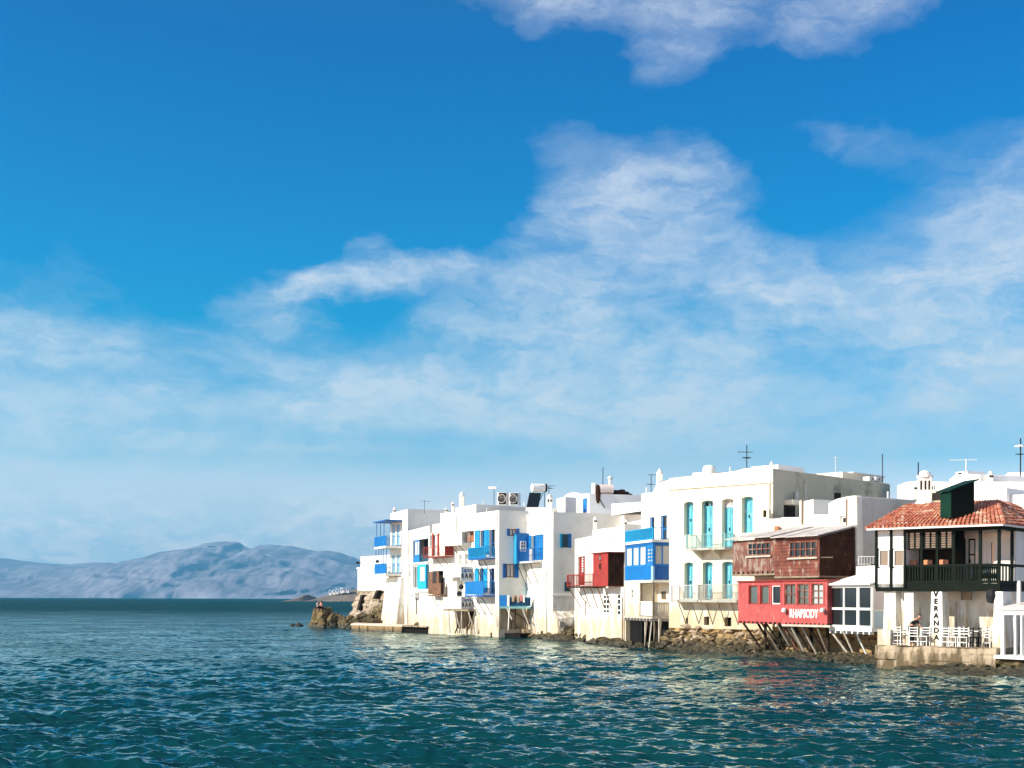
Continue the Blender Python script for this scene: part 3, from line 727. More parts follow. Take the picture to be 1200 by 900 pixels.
# ================================================================== narrow house with cyan bay
F2 = FF(478.5, 125.4, 503, 118.6)
h2 = thing('house', 'narrow white house with a dark loggia above a cyan boxed window', 'house', base(F2, 1), HG)
a_ = op(F2, 484, 632, 502, 659, 1.1); b2 = op(F2, 484, 662, 502, 690, .4); c2 = op(F2, 487.5, 701, 489, 720, .2)
body(h2, F2, [(478.5, 622), (503, 616)], -.2, 8, 'white', [a_, b2, c2])
MB().box(F2, a_['s0'], a_['s1'], a_['z0'], a_['z1'], -1.16, -1.1).build('loggia_back', 'dark_teal', h2)  # dark colour stands in for shade deep in the loggia
MB().box(F2, *F2.rect(484.2, 652, 491, 659), -.12, -.04).build('parapet', 'blue', h2)
w_ = op(F2, 485, 633, 491, 651.5, .1); window(h2, F2, w_, 'blue', 'curtain', 2, 1, .12)
MB().box(F2, *F2.rect(491.5, 650, 502, 659), -.16, -.12).build('parapet', 'dark_teal', h2)
MB().box(F2, -.1, F2.L, F2.hit(492, 661)[1], F2.hit(492, 659)[1], -.2, .12).build('ledge', 'white', h2)
MB().box(F2, -.1, F2.L, F2.hit(492, 694)[1], F2.hit(492, 691)[1], -.2, .15).build('ledge', 'white', h2)
w_ = op(F2, 484.3, 663, 490, 690, .15); window(h2, F2, w_, 'white_paint', 'glass_grey', 2, 1, .1)
MB().box(F2, *F2.rect(490.3, 662, 500.5, 690), -.12, .10).build('bay', 'cyan', h2)
w_ = op(F2, 494.5, 664.5, 499.5, 681, -.11); window(h2, F2, w_, 'white_paint', 'curtain', 3, 1, .14)
MB().box(F2, *F2.rect(500.6, 662, 502.8, 690), -.3, .04).build('bay_shade_side', 'dark_teal', h2)  # dark teal strip paints the bay's shaded near side
MB().box(F2, *F2.rect(487.5, 701, 489, 720), -.22, -.16).build('slit_window', 'dark_inside', h2)
MB().box(F2, *F2.rect(479.2, 669, 480.4, 675), -.05, .01).build('vent', 'dark_inside', h2)
def ac_unit(F, x0, y0, x1, y1, label, o0=.05, o1=.45, group='air conditioner units', mat='white_paint', face=None):
    s0, s1, z0, z1 = F.rect(x0, y0, x1, y1, o1); t = thing('air_conditioner', label, 'air conditioner', F.p((s0 + s1) / 2, z0, o0), group)
    MB().box(F, s0, s1, z0, z1, o0, o1).build('body', mat, t, bevel=.03)
    if face: MB().box(F, s0 + .18, s1 - .03, z0 + .05, z1 - .04, o1 + .003, o1 + .012).build('front_plate', face, t); o1 += .01
    r = min(s1 - s0, z1 - z0) * .42; c = ((s0 + s1) / 2, (z0 + z1) / 2); mb = MB(); n = 16
    ring = [(c[0] + r * math.cos(2 * math.pi * k / n), c[1] + r * math.sin(2 * math.pi * k / n)) for k in range(n)]
    mb.poly([F.p(a, b_, o1 + .01) for a, b_ in ring]); 
    mb.build('fan_grille', 'dark_inside', t); mb = MB()
    for k in range(n):
        a, b_ = ring[k], ring[(k + 1) % n]; mb.tube(F.p(a[0], a[1], o1 + .02), F.p(b_[0], b_[1], o1 + .02), .025, 4)
    for f in (.33, .66):
        rr = [(c[0] + r * f * math.cos(2 * math.pi * k / n), c[1] + r * f * math.sin(2 * math.pi * k / n)) for k in range(n)]
        for k in range(n): mb.tube(F.p(*rr[k], o1 + .02), F.p(*rr[(k + 1) % n], o1 + .02), .008, 3)
    mb.build('guard', mat, t); return t
ac_unit(F2, 481, 694.5, 486, 700.5, 'weathered air conditioner under the cyan boxed window of the narrow house')

# ================================================================== stepped house: brown shutters, red balcony, bar signs
F3 = FF(503, 118.5, 557.5, 112)
h3 = thing('house', 'stepped white house with brown shutters above, a red balcony and two bar signs', 'house', base(F3, 1), HG)
lg = op(F3, 538, 601, 555.5, 636, .7); rd = op(F3, 507.5, 627, 514, 651, .12); rw = op(F3, 503.8, 627, 506.8, 641, .1)
dw = [op(F3, 538, 650, 541, 662.5, .2), op(F3, 544.5, 649, 548, 663, .2), op(F3, 551, 650, 553.5, 662, .2)]
br = op(F3, 507, 669, 520, 697, .6); cav = op(F3, 536, 715, 556, 737, .9)
body(h3, F3, [(503, 626), (507, 625), (507, 614.5), (516, 613.5), (516, 601.5), (534, 600), (534, 595), (557.5, 591)], -.2, 16, 'white', [lg, rd, rw, br, cav] + dw)
for w in dw: window(h3, F3, w, 'white_paint', 'glass', 1, 2, .07)
door(h3, F3, rd, 'white_paint', 2); window(h3, F3, rw, 'grey_paint', 'glass_pale', 1, 2, .08)
for a, c in ((507, 508.4), (513.2, 514.8)): MB().box(F3, *F3.rect(a, 625, c, 651), .003, .08).build('door_frame', 'red', h3)
MB().box(F3, lg['s0'], lg['s1'], lg['z0'], lg['z1'], -.78, -.72).build('loggia_back', 'white', h3)
w_ = op(F3, 544.3, 607.5, 552.6, 636, 0, -.6); MB().box(F3, w_['s0'], w_['s1'], w_['z0'], w_['z1'], -.71, -.66).build('doorway', 'dark_inside', h3)
for a, c in ((541.6, 545), (547.6, 550.4), (551.6, 555)): shutter(h3, F3, a, 607.5, c, 622 if a < 545 else 636, 'orange_wood', -.62, oo=-.6)
balcony(h3, F3, 521.5, 541, 636.5, 624.5, .9, 'white', 'white_paint', ('panel', 'panel', 'rail'), 2, drop=.7, th=.2)
balcony(h3, F3, 496, 521, 652, 641, .95, 'red_dark', 'red', ('rail', 'rail', 'panel'), 3, 'brown_wood', .9, th=.1, gap=.22)
# brown timber balcony
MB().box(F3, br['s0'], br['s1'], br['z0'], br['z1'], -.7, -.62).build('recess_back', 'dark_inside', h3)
balcony(h3, F3, 501.5, 516, 697, 684, .7, 'brown_wood', 'brown_wood', ('slat', 'slat', 'rail'), 2, 'pole_wood', 1.0)
for a, c in ((502, 506.8), (511, 514)): shutter(h3, F3, a, 670, c, 696 if a < 505 else 684, 'brown_wood', .55, oo=.6)
# roller awning box and bar terrace, each with its sign on the end facing the quay
def signbox(ya, yb, name, o=1.15):
    s0, s1, z0, z1 = F3.rect(519.5, ya, 540, yb, o)
    b_ = MB().box(F3, s0, s1, z0, z1, .003, o).build(name, 'white_clean', h3)
    return s1, z0, z1
def sign(ya, yb, xb, s1, o, label):
    E = Face(F3.p(s1 + .03, 0, o)[:2], F3.p(s1 + .03, 0, 0)[:2])
    a, z1 = E.hit(541, ya); b_, z0 = E.hit(xb, yb); a = 0; b_ = E.L - .02

    t = thing('bar_sign', label, 'sign', E.p((a + b_) / 2, z0), 'white bar signs on the stepped house')
    MB().box(E, -.02, b_, z0, z1, -.02, .05).build('board', 'white_paint', t)
    c = (a + b_) / 2 - .02; H = z1 - z0
    text(t, E, c, z1 - H * .27, 'Caprice', H * .30, 'text_blue', .052, .01, .62)
    text(t, E, c, z1 - H * .68, 'B A R', H * .34, 'text_black', .052, .025, .78)
s1, z0, z1 = signbox(664, 676.5, 'awning_box'); sign(663.5, 680.5, 557, s1, 1.15, 'upper white bar sign, level with the awning box, above the terrace')
s1, z0, z1 = signbox(700, 713, 'terrace_parapet'); sign(699, 713.5, 555, s1, 1.15, 'lower white bar sign at the end of the terrace parapet over the wooden poles')
MB().box(F3, *F3.rect(530, 677, 535.5, 700, .5), .003, .5).build('pillar', 'white', h3)
MB().box(F3, F3.hit(519.5, 713, 1.1)[0], F3.hit(540, 713, 1.1)[0] + 1.2, F3.hit(530, 716, 1.1)[1], F3.hit(530, 713.6, 1.1)[1], .003, 1.1).build('terrace_floor', 'pole_wood', h3)
MB().box(F3, cav['s0'], cav['s1'], cav['z0'], cav['z1'], -1.0, -.93).build('cavity_back', 'tan_wall', h3)
MB().box(F3, *F3.rect(550, 716, 556, 728, -.8), -.9, -.85).build('dark_panel', 'dark_inside', h3)  # dark sheet standing in for shade behind the poles
for k in range(12):
    s = F3.hit(526 + k * 2.5, 714, 1.0)[0]; r_ = random.random()
    pole(h3, F3.p(s, F3.hit(530, 715, 1.0)[1], 1.0 - .5 * (k % 3)), F3.p(s + .35 + .5 * r_, .2, 1.2 - .6 * (k % 2)), .05 + .03 * r_, ['pale_pole', 'pole_wood', 'dark_pole'][k % 3])
for px, py in ((540.5, 688), (538, 696)):
    s, z = F3.hit(px, py, .6); MB().lathe(F3.p(s, z, .6), [(.05, -.2), (.2, -.15), (.22, .1), (.08, .25)], 8).tube(F3.p(s, z + .1, .6), F3.p(s, z + .1, 0), .025).build('lamp', 'dark_metal', h3)
chimney(h3, 540.8, 117, 576, 594, 6.2); chimney(h3, 530.5, 117, 588, 600, 3.6, kind='round'); chimney(h3, 522.5, 118, 595, 602, 3, kind='round')

# ================================================================== white house with two blue balconies and blue shutters
F4 = FF(556.5, 111.6, 584.5, 106.3)
h4 = thing('house', 'white house with blue shutters and two braced blue balconies one above the other', 'house', base(F4, 1), HG)
u1 = op(F4, 563, 621.5, 567.6, 652, .25); u2 = op(F4, 574, 620.5, 580, 652, .25); l1 = op(F4, 562, 666, 566.6, 696, .25); l2 = op(F4, 573.5, 666, 579.5, 696, .25)
body(h4, F4, [(556.5, 601.5), (584.5, 598)], -.2, 2.6, 'white', [u1, u2, l1, l2])
for w in (u1, u2, l1, l2): window(h4, F4, w, 'blue_deep', 'glass', 1, 2, .08)
for a, c, y0, y1 in ((557.2, 562.6, 621.5, 650), (568, 571, 621, 650), (571.6, 573.8, 620.5, 650), (557, 561.6, 666, 694), (567, 571.5, 666, 694)): shutter(h4, F4, a, y0, c, y1, 'blue_light')
balcony(h4, F4, 548.5, 568, 654, 641.5, .95, 'blue_deep', 'blue_light', ('rail', 'rail', 'rail'), 3, drop=1.5, gap=.11, t=.036)
balcony(h4, F4, 544.5, 566, 697.5, 682, 1.1, 'blue_deep', 'blue', ('slat', 'rail', 'rail'), 3, drop=1.6)
S4 = F4.side(2.6)
w4 = op(S4, 593.5, 661, 602, 676.5, -.02)
window(h4, S4, w4, 'brown_wood', 'curtain', 2, 1, .06, o=.01)
shutter(h4, S4, 589.2, 660.5, 593, 677, 'blue_deep', .02); shutter(h4, S4, 602.5, 660.5, 607.5, 677, 'blue', .02)
MB().box(S4, *S4.rect(585.5, 713, 612, 737), .004, .06).build('bare_footing', 'tan_wall', h4)

# ================================================================== house with blue boxed bay
F5 = FF(611, 108.3, 648, 101.8)
h5 = thing('house', 'white house with a bright blue boxed window bay jutting from its wall', 'house', base(F5, 1), HG)
t1 = op(F5, 614.2, 683, 618.3, 697, .15)
d5 = op(F5, 623.5, 628, 627.5, 657, .2)
body(h5, F5, [(611, 607), (613, 604.5), (617, 603), (648, 600)], -.2, 9, 'white', [t1, d5])
shutter(h5, F5, 614.2, 683, 618.3, 697, 'cyan', -.13); window(h5, F5, d5, 'blue', 'glass', 1, 2, .08)
shutter(h5, F5, 619, 627.5, 623.2, 643, 'blue'); shutter(h5, F5, 627.8, 626.5, 637, 656, 'blue')
s0 = F5.hit(595, 640, 1.12)[0]; s1 = F5.hit(605, 640, 1.12)[0]; z1 = F5.hit(600, 626.5, 1.12)[1]; z0 = F5.hit(600, 661, 1.12)[1]
bx = MB().box(F5, s0, s1, z0, z1, .003, 1.12).build('boxed_bay', 'blue_light', h5)
MB().box(F5, s0 - .06, s1 + .08, z1 + .002, z1 + .08, .004, 1.2).build('roof', 'blue_deep', bx)
w_ = op(F5, 598.3, 634, 601.2, 646, 0, 1.12); window(bx, F5, w_, 'white_paint', 'curtain', 1, 3, .08, o=1.13)
E5 = Face(F5.p(s1, 0, 1.12)[:2], F5.p(s1, 0, 0)[:2])
MB().box(E5, .02, E5.L, z0 + .05, z1 - .03, .004, .03).build('cladding', 'blue', bx)  # deeper blue paints shade onto the bay's near side
w_ = op(E5, 609.3, 634, 616.2, 646.5, 0); window(bx, E5, w_, 'white_paint', 'glass', 2, 3, .1, o=.035)
MB().box(E5, *E5.rect(605.5, 647, 620, 660.5), .032, .09).build('parapet', 'blue', bx)
MB().tube(F5.p(s0 + .5, z0, 1.0), F5.p(s0 + .5, z0 - 2.2, 0), .03, 5).tube(F5.p(s1 - .1, z0, 1.0), F5.p(s1 - .1, z0 - 2.2, 0), .03, 5).build('strut', 'dark_pole', bx)
balcony(h5, F5, 606.5, 624, 658, 643.5, .85, 'white', 'blue_deep', ('rail', 'none', 'rail'), 2, drop=1.8)
u5 = op(S4, 596.5, 620, 604.5, 628, 0); window(h4, S4, u5, 'brown_wood', 'curtain', 2, 1, .06, o=.01)
shutter(h4, S4, 594, 619.5, 596.3, 628, 'blue', .02); shutter(h4, S4, 604.8, 619.5, 608.5, 628, 'blue', .02)
# laundry balcony bridging the nook
FL = FF(584.8, 105.6, 622, 105.4)
s0, s1, z0, z1 = FL.rect(585, 697.5, 621.5, 711)
lb = MB().box(FL, s0, s1, z0 - .15, z0, -1.3, .05).build('balcony', 'turq_rail', h5)
MB().box(FL, *FL.rect(585.3, 697.5, 594, 710.5), -.03, .02).build('parapet', 'blue', lb)
MB().box(FL, *FL.rect(594.2, 697.5, 597, 710.5), -.03, .03).build('post', 'white_paint', lb)
mb = MB(); a, c, z0_, z1_ = FL.rect(597.3, 698.5, 621.5, 710.5); railpiece(mb, FL, a, c, z0_, z1_, 0, 'rail', .2); mb.build('railing', 'blue', lb)
MB().box(FL, a, c, z0_, z1_ - .1, -.25, -.2).build('screen', 'dark_teal', lb)
for k, (x0, x1, y1, mt, nm, lab) in enumerate([(600, 602.6, 705, 'cloth_tan', 'towel', 'tan cloth hanging leftmost on the laundry balcony rail'), (603.2, 605.2, 703.5, 'brown_wood', 'towel', 'narrow dark brown cloth drying between two tan ones'), (605.8, 608.4, 706, 'cloth_tan', 'towel', 'longer tan cloth hanging beside the pink ones'), (609.2, 612.4, 704.5, 'cloth_pink', 'shirt', 'rose pink shirt drying on the laundry balcony rail'), (613, 615, 706, 'cloth_white', 'towel', 'white cloth drying to the right of the pink shirt')]):
    a, c, z0_, z1_ = FL.rect(x0, 697.6, x1, y1, .08); mb = MB(); n = 6
    for i in range(n):
        f0, f1 = i / n, (i + 1) / n; o0 = .08 + .03 * math.sin(i * 2.1 + k); o1_ = .08 + .03 * math.sin((i + 1) * 2.1 + k)
        mb.hexa([FL.p(a + (c - a) * f0, z0_ + .04 * (i % 2), o0), FL.p(a + (c - a) * f1, z0_ + .04 * ((i + 1) % 2), o1_), FL.p(a + (c - a) * f1, z0_, o1_ + .015), FL.p(a + (c - a) * f0, z0_, o0 + .015),
                 FL.p(a + (c - a) * f0, z1_, .05), FL.p(a + (c - a) * f1, z1_, .05), FL.p(a + (c - a) * f1, z1_, .065), FL.p(a + (c - a) * f0, z1_, .065)])
    o_ = mb.build(nm, mt); tag(o_, lab, 'laundry', 'laundry drying on the low balcony')
FT = FF(600, 106.8, 622.3, 106.2); 
for (xa, ya, xb, yb, m_, oa, ob) in ((597, 712, 595.5, 738, 'white_paint', .2, .3), (593, 714, 606, 735, 'dark_pole', -.1, .3), (598, 714, 622, 731, 'dark_pole', 0, .2), (604, 713, 603, 738, 'dark_pole', -.4, -.2), (594, 713, 600, 726, 'pale_pole', 0, .4), (612, 713, 622, 738, 'pale_pole', 0, .3)):
    sa, za = FL.hit(xa, ya, oa); sb, zb_ = FL.hit(xb, yb, ob); pole(lb, FL.p(sa, za, oa), FL.p(sb, zb_, ob), .06, m_, 'strut')
MB().box(F5, *F5.rect(611.5, 713, 621.5, 724), .004, .05).build('bare_footing', 'tan_wall', h5)
MB().box(F5, *F5.rect(611.5, 725, 619, 738), .004, .06).build('bare_footing', 'tan_wall', h5)
S5 = F5.side(9)
w5 = op(S5, 658.5, 626, 665.5, 641.5, 0); window(h5, S5, w5, 'dark_teal', 'glass', 3, 1, .12, o=.03)
shutter(h5, S5, 656, 625.5, 658.3, 642, 'cyan', .03); shutter(h5, S5, 665.7, 625.5, 669.2, 642, 'blue', .03)
w5 = op(S5, 661.5, 682, 668, 693, 0); door(h5, S5, w5, 'dark_teal', 1, o=.06, name='dark_panel')
MB().box(S5, -.15, 1.6, S5.hit(655, 699)[1], S5.hit(655, 697.5)[1], 0.003, .12).build('ledge', 'white', h5)
MB().hexa([S5.p(-.2, 0, 1.6), S5.p(2.2, 0, 1.2), S5.p(2.2, 0, 0), S5.p(-.2, 0, 0), S5.p(0, 1.6, .8), S5.p(2, 1.9, .6), S5.p(2, 2.3, 0), S5.p(0, 2.3, 0)]).build('footing', 'white', h5, bevel=.1)
MB().box(S5, *S5.rect(655, 728, 658.5, 739, .9), .5, 1.1).build('grey_box', 'grey_or_shaded', h5)
chimney(h5, 643.5, 106.5, 579, 600, 7.5, kind='round')

# ================================================================== white house with red box
F7 = FF(673.5, 99, 731.5, 89.5)
h7 = thing('house', 'white house carrying a dark red timber box and red balcony on struts', 'house', base(F7, 1), HG)
d7 = op(F7, 677.5, 652, 685.5, 686, .15); g1 = op(F7, 706, 694.5, 713, 721, .0); g2 = op(F7, 722, 694.5, 726.5, 722, .0)
body(h7, F7, [(673.5, 632), (694, 628), (694, 622), (700, 620.5), (727.5, 617), (727.5, 614.5), (731.5, 614)], -.2, 7, 'white', [d7])
F7b = FF(687, 96.1, 731.5, 88.9)
body(h7, F7b, [(687, 690), (731.5, 688)], -.3, 1.5, 'white', [dict(op(F7b, 705.5, 696, 713.5, 720, .12)), dict(op(F7b, 722, 695, 727, 722, .12))], name='lower_wall')
window(h7, F7b, op(F7b, 705.5, 696, 713.5, 720, .12), 'white_paint', 'glass', 2, 4, .14); window(h7, F7b, op(F7b, 722, 695, 727, 722, .12), 'white_paint', 'glass', 1, 4, .12)
dd = door(h7, F7, d7, 'red', 2)
mb = MB()
for k in range(6): mb.box(F7, *F7.rect(681, 653.5 + k * 3, 682.6, 655.5 + k * 3), -.1, -.06)
mb.build('glazing', 'white_paint', dd)
s0 = F7.hit(695, 665, 1.2)[0]; s1 = F7.hit(712.5, 665, 1.2)[0]; z1 = F7.hit(704, 648.5, 1.2)[1]; z0 = F7.hit(704, 687, 1.2)[1]
rb = MB().box(F7, s0, s1, z0, z1, .003, 1.2).build('timber_box', 'red', h7)
MB().box(F7, s0 - .1, s1 + .12, z1 + .002, z1 + .07, .004, 1.32).build('roof', 'red_dark', rb)
E7 = Face(F7.p(s1, 0, 1.2)[:2], F7.p(s1, 0, 0)[:2]); MB().box(E7, .0, E7.L - .02, z0 + .02, z1 - .01, .003, .025).build('cladding', 'dark_or_shaded_wood', rb)  # dark sheet paints shade onto the red box's near end
for y_ in (654, 663.5):
    s, z = F7.hit(703.5, y_, 1.2); mb = MB(); n = 12
    mb.poly([F7.p(s + .13 * math.cos(k * .5236), z + .2 * math.sin(k * .5236), 1.215) for k in range(n)]); w_ = mb.build('porthole', 'glass_pale' if y_ < 660 else 'glass', rb)
    mb = MB()
    for k in range(n): mb.tube(F7.p(s + .14 * math.cos(k * .5236), z + .21 * math.sin(k * .5236), 1.22), F7.p(s + .14 * math.cos(k * .5236 + .5236), z + .21 * math.sin(k * .5236 + .5236), 1.22), .03, 4)
    mb.build('frame', 'dark_or_shaded_wood', w_)
b7 = balcony(h7, F7, 664.5, 694.5, 687, 673, 1.05, 'dark_or_shaded_wood', 'red', ('rail', 'rail', 'none'), 0, th=.1, gap=.24, t=.035)
for f in (.05, .35, .62, .9, 1.15, 1.4):
    s = b7['s0'] + (b7['s1'] - b7['s0']) * f; MB().tube(F7.p(s, b7['zf'] - .1, 1.0), F7.p(s, b7['zf'] - 1.6, .0 if f < .5 else .45), .035, 5).build('strut', 'brown_wood', b7['o'])
s, z = F7.hit(687, 712, .06); MB().tube(F7.p(s, z - .55, .08), F7.p(s, z + .5, .08), .07, 6).build('pipe', 'red_worn', h7)
chimney(h7, 697.3, 97, 605.5, 626, 5, kind='round'); chimney(h7, 732.5, 92.5, 609, 618, 4, kind='round')

# ================================================================== house with blue glazed gallery
F8 = FF(751, 88, 787, 82.5)
h8 = thing('house', 'white house with a two storey blue gallery of curtained windows above a dark boat cave', 'house', base(F8, 1), HG)
q1 = op(F8, 761, 606, 767, 635, .2); q2 = op(F8, 774, 604, 781.5, 635, .2)
body(h8, F8, [(751, 579), (760, 577), (787, 575)], -.2, 7, 'white', [q1, q2])
for w in (q1, q2): window(h8, F8, w, 'blue', 'glass', 1, 2, .08)
o8 = 1.3; s0 = F8.hit(732.5, 650, o8)[0]; s1 = F8.hit(765, 650, o8)[0]; E8 = Face(F8.p(s1, 0, o8)[:2], F8.p(s1, 0, 0)[:2])
Z = lambda y_: F8.hit(749, y_, o8)[1]
gal = MB().box(F8, s0, s1, Z(637), Z(634), .003, o8 + .06).build('gallery', 'white_paint', h8)
mb = MB(); railpiece(mb, F8, s0, s1, Z(634), Z(620.5), o8 - .03, 'rail', .11, .038); mb.build('railing', 'blue_light', gal)
mb = MB(); railpiece(mb, E8, .05, E8.L, Z(634), Z(620.5), -.03, 'rail', .16, .025); mb.build('railing', 'blue', gal)  # darker blue puts the near end's shade into the paint
n = 4; wd = (s1 - s0) / n
for k in range(n):
    w_ = dict(s0=s0 + wd * k + .04, s1=s0 + wd * (k + 1) - .04, z0=Z(663.5), z1=Z(639.5), dep=0)
    window(gal, F8, w_, 'blue', 'curtain', 1 if k < 3 else 2, 1 if k < 3 else 6, .10 if k < 3 else .14, o=o8 - .1)
w_ = dict(s0=.12, s1=E8.L - .05, z0=Z(663.5), z1=Z(639.5), dep=0); window(gal, E8, w_, 'blue', 'curtain', 2, 1, .09, o=-.1)
MB().box(F8, s0, s1, Z(639.4), Z(637.1), .01, o8).build('cornice', 'blue_deep', gal)
MB().box(F8, s1 - .12, s1, Z(663.5), Z(639.4), o8 - .13, o8 + .01).build('corner_post', 'blue', gal)
mb = MB(); railpiece(mb, F8, s0, s1 - .35, Z(680), Z(664), o8 - .02, 'panel'); mb.build('parapet', 'blue', gal)
MB().box(F8, s1 - .34, s1, Z(680), Z(664), o8 - .12, o8 - .02).build('parapet', 'sky_paint', gal)
mb = MB(); railpiece(mb, E8, .02, E8.L, Z(680), Z(664), -.02, 'panel'); mb.build('parapet', 'blue_deep', gal)  # near end again in deeper blue, its shade painted in
MB().box(F8, s0 - .02, s1 + .02, Z(683), Z(680.2), .004, o8 + .05).build('slab', 'white', gal)
sm = F8.hit(749.5, 700, o8)[0]; zd = Z(722)
w_ = op(F8, 739.3, 690, 742.2, 701.5, .1, o8)
Fo = F8.off(o8); b_ = Face(Fo.p(s0, 0)[:2], Fo.p(sm, 0)[:2])
ww = op(b_, 739.3, 690, 742.2, 701.5, .12)
body(h8, b_, [(732.5, 683.2), (749.5, 683.2)], zd, o8 - .004, 'cream', [ww], name='lower_wall'); window(h8, b_, ww, 'white_paint', 'glass', 1, 2, .06)
MB().box(F8, s0, s1, zd - .14, zd - .004, .003, o8 + .04).build('deck', 'pale_pole', h8)
for k in range(9): MB().box(F8, s0 + .2 + k * (s1 - s0 - .4) / 8 - .05, s0 + .2 + k * (s1 - s0 - .4) / 8 + .05, zd - .3, zd - .143, .01, o8 + .12).build('joist', 'pale_pole', h8)
for s in (s1 - .07, sm + .06): MB().box(F8, s - .06, s + .06, zd, Z(683.1), o8 - .14, o8 - .02).build('post', 'pole_wood', h8)
MB().box(E8, E8.L - .16, E8.L - .04, zd, Z(683.1), -.1, -.0).build('post', 'dark_pole', h8)
mb = MB(); railpiece(mb, F8, sm - .1, s1 - .1, zd, Z(705.5), o8 - .03, 'slat'); mb.build('railing', 'white_paint', h8)
mb = MB(); railpiece(mb, E8, .06, E8.L - .15, zd, Z(706.5), -.03, 'slat'); mb.build('railing', 'pale_pole', h8)
MB().box(F8, sm + .02, s1 + .9, zd, Z(683.2), .003, .03).build('porch_wall', 'cream', h8)
dw_ = op(F8, 776.5, 693, 781, 702, 0); window(h8, F8, dw_, 'brown_wood', 'glass_grey', 1, 1, .08, o=.035)
# boat cave under the deck
MB().box(F8, s0, s0 + .22, -.3, zd - .15, .003, o8).build('pier', 'cream', h8)
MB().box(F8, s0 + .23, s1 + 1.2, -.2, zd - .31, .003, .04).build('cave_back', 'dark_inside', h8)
MB().box(F8, s0 + .23, s0 + 2.6, -.2, zd - .31, o8 - .35, o8 - .3).build('cave_shade', 'black', h8)  # added black sheet; like the back, it paints the cave's shade
for k in range(8):
    s = s0 + 2.9 + k * .42; pole(h8, F8.p(s, zd - .15, .9), F8.p(s + .25, .1, 1.0 + .2 * (k % 2)), .06, ['pale_pole', 'pole_wood', 'dark_pole'][k % 3], 'stilt')
pole(h8, E8.p(E8.L - .1, zd + .2, .03), E8.p(E8.L - .1, -.2, .1), .08, 'white_paint', 'downpipe')
ac8 = ac_unit(F8.off(-1.2), 763, 578, 774, 584.5, 'grey rooftop unit on the roof of the house with the blue gallery', .0, .6, mat='steel')

# drainpipes and slack cables on the house fronts
def pipe(h, F, px, y0, y1, mat='white_paint', r=.04, o=.06):
    s0 = F.hit(px, y0, o)[0]; MB().tube(F.p(s0, F.hit(px, y0, o)[1], o), F.p(s0, F.hit(px, y1, o)[1], o), r, 6).build('drainpipe', mat, h)
def cable(h, F, x0, y0, x1, y1, sag=.25, mat='dark_metal', o=.05):
    a, za = F.hit(x0, y0, o); c, zc = F.hit(x1, y1, o); mb = MB(); n = 10
    P = [F.p(a + (c - a) * i / n, za + (zc - za) * i / n - sag * 4 * (i / n) * (1 - i / n), o + .02 * (i % 2)) for i in range(n + 1)]
    for p0, p1 in zip(P, P[1:]): mb.tube(p0, p1, .012, 4)
    mb.build('cable', mat, h)
pipe(h2, F2, 479.6, 640, 733, 'pale_grey'); pipe(h3, F3, 534.5, 604, 662, 'pale_grey'); pipe(h4, F4, 582.5, 603, 735, 'pale_grey'); pipe(h5, F5, 640.5, 606, 742, 'pale_grey')
pipe(h7, F7b, 729.5, 700, 752, 'brown_wood', .035); pipe(h8, F8, 786, 582, 632, 'pale_grey'); pipe(h7, F7, 689, 640, 668, 'pale_grey')
cable(h3, F3, 504, 630, 534, 612); cable(h4, F4, 557.5, 609, 583.5, 606.5, .3); cable(h5, F5, 612, 611, 647, 607, .35); cable(h7, F7, 700, 630, 731, 627, .3); cable(h4, F4, 557, 659, 584, 659.5, .2); cable(h5, F5, 622, 670, 647, 671, .3)

# ================================================================== cream house with turquoise shutters
F9 = FF(784, 81.5, 905, 76)
h9 = thing('house', 'large cream house with tall turquoise shutters and two long iron balconies', 'house', base(F9, 1), HG)
up = [op(F9, 801.5, 588, 812.5, 627, .35), op(F9, 822, 586.5, 835.5, 642, .35), op(F9, 846, 584.5, 859.5, 641.5, .35), op(F9, 869, 582, 882.3, 624.5, .35)]
lo = [op(F9, 801.8, 659, 812, 702, .35), op(F9, 823.3, 658.5, 835, 702, .35), op(F9, 846.2, 658, 858.5, 702, .35)]
sm_ = [op(F9, 803.5, 724, 806.5, 733, .3), op(F9, 825, 722.5, 831, 732.5, .35), op(F9, 849, 723.5, 857, 734, .35)]
zb9 = F9.hit(845, 737)[1]
S9 = F9.side(13.8)
body(h9, F9, [(784, 560.5), (850, 553.6), (862, 552), (873, 548.8), (905, 549)], zb9, 13.6, 'cream', up + lo + sm_)
MB().box(S9, .0, S9.L, zb9, F9.hit(905, 549.3)[1] - .02, .002, .03).build('side_wall', 'bare_cement', h9)
MB().box(F9, -.02, F9.L + .05, F9.hit(845, 568.2)[1] - .09, F9.hit(845, 568.2)[1], .003, .09).build('string_course', 'cream', h9)
for w in up + lo:                                    # shallow arched heads
    a, c, z1 = w['s0'], w['s1'], w['z1']; mb = MB(); n = 8; r_ = .085
    for k in range(n):
        f0, f1 = k / n, (k + 1) / n; h0_ = r_ * (1 - 4 * (f0 - .5) ** 2); h1_ = r_ * (1 - 4 * (f1 - .5) ** 2)
        s0_, s1_ = a + (c - a) * f0, a + (c - a) * f1
        mb.hexa([F9.p(s0_, z1 - r_ + h0_, .0), F9.p(s1_, z1 - r_ + h1_, .0), F9.p(s1_, z1 - r_ + h1_, -.3), F9.p(s0_, z1 - r_ + h0_, -.3), F9.p(s0_, z1 + .01, .0), F9.p(s1_, z1 + .01, .0), F9.p(s1_, z1 + .01, -.3), F9.p(s0_, z1 + .01, -.3)])
    mb.build('arch', 'cream', h9)
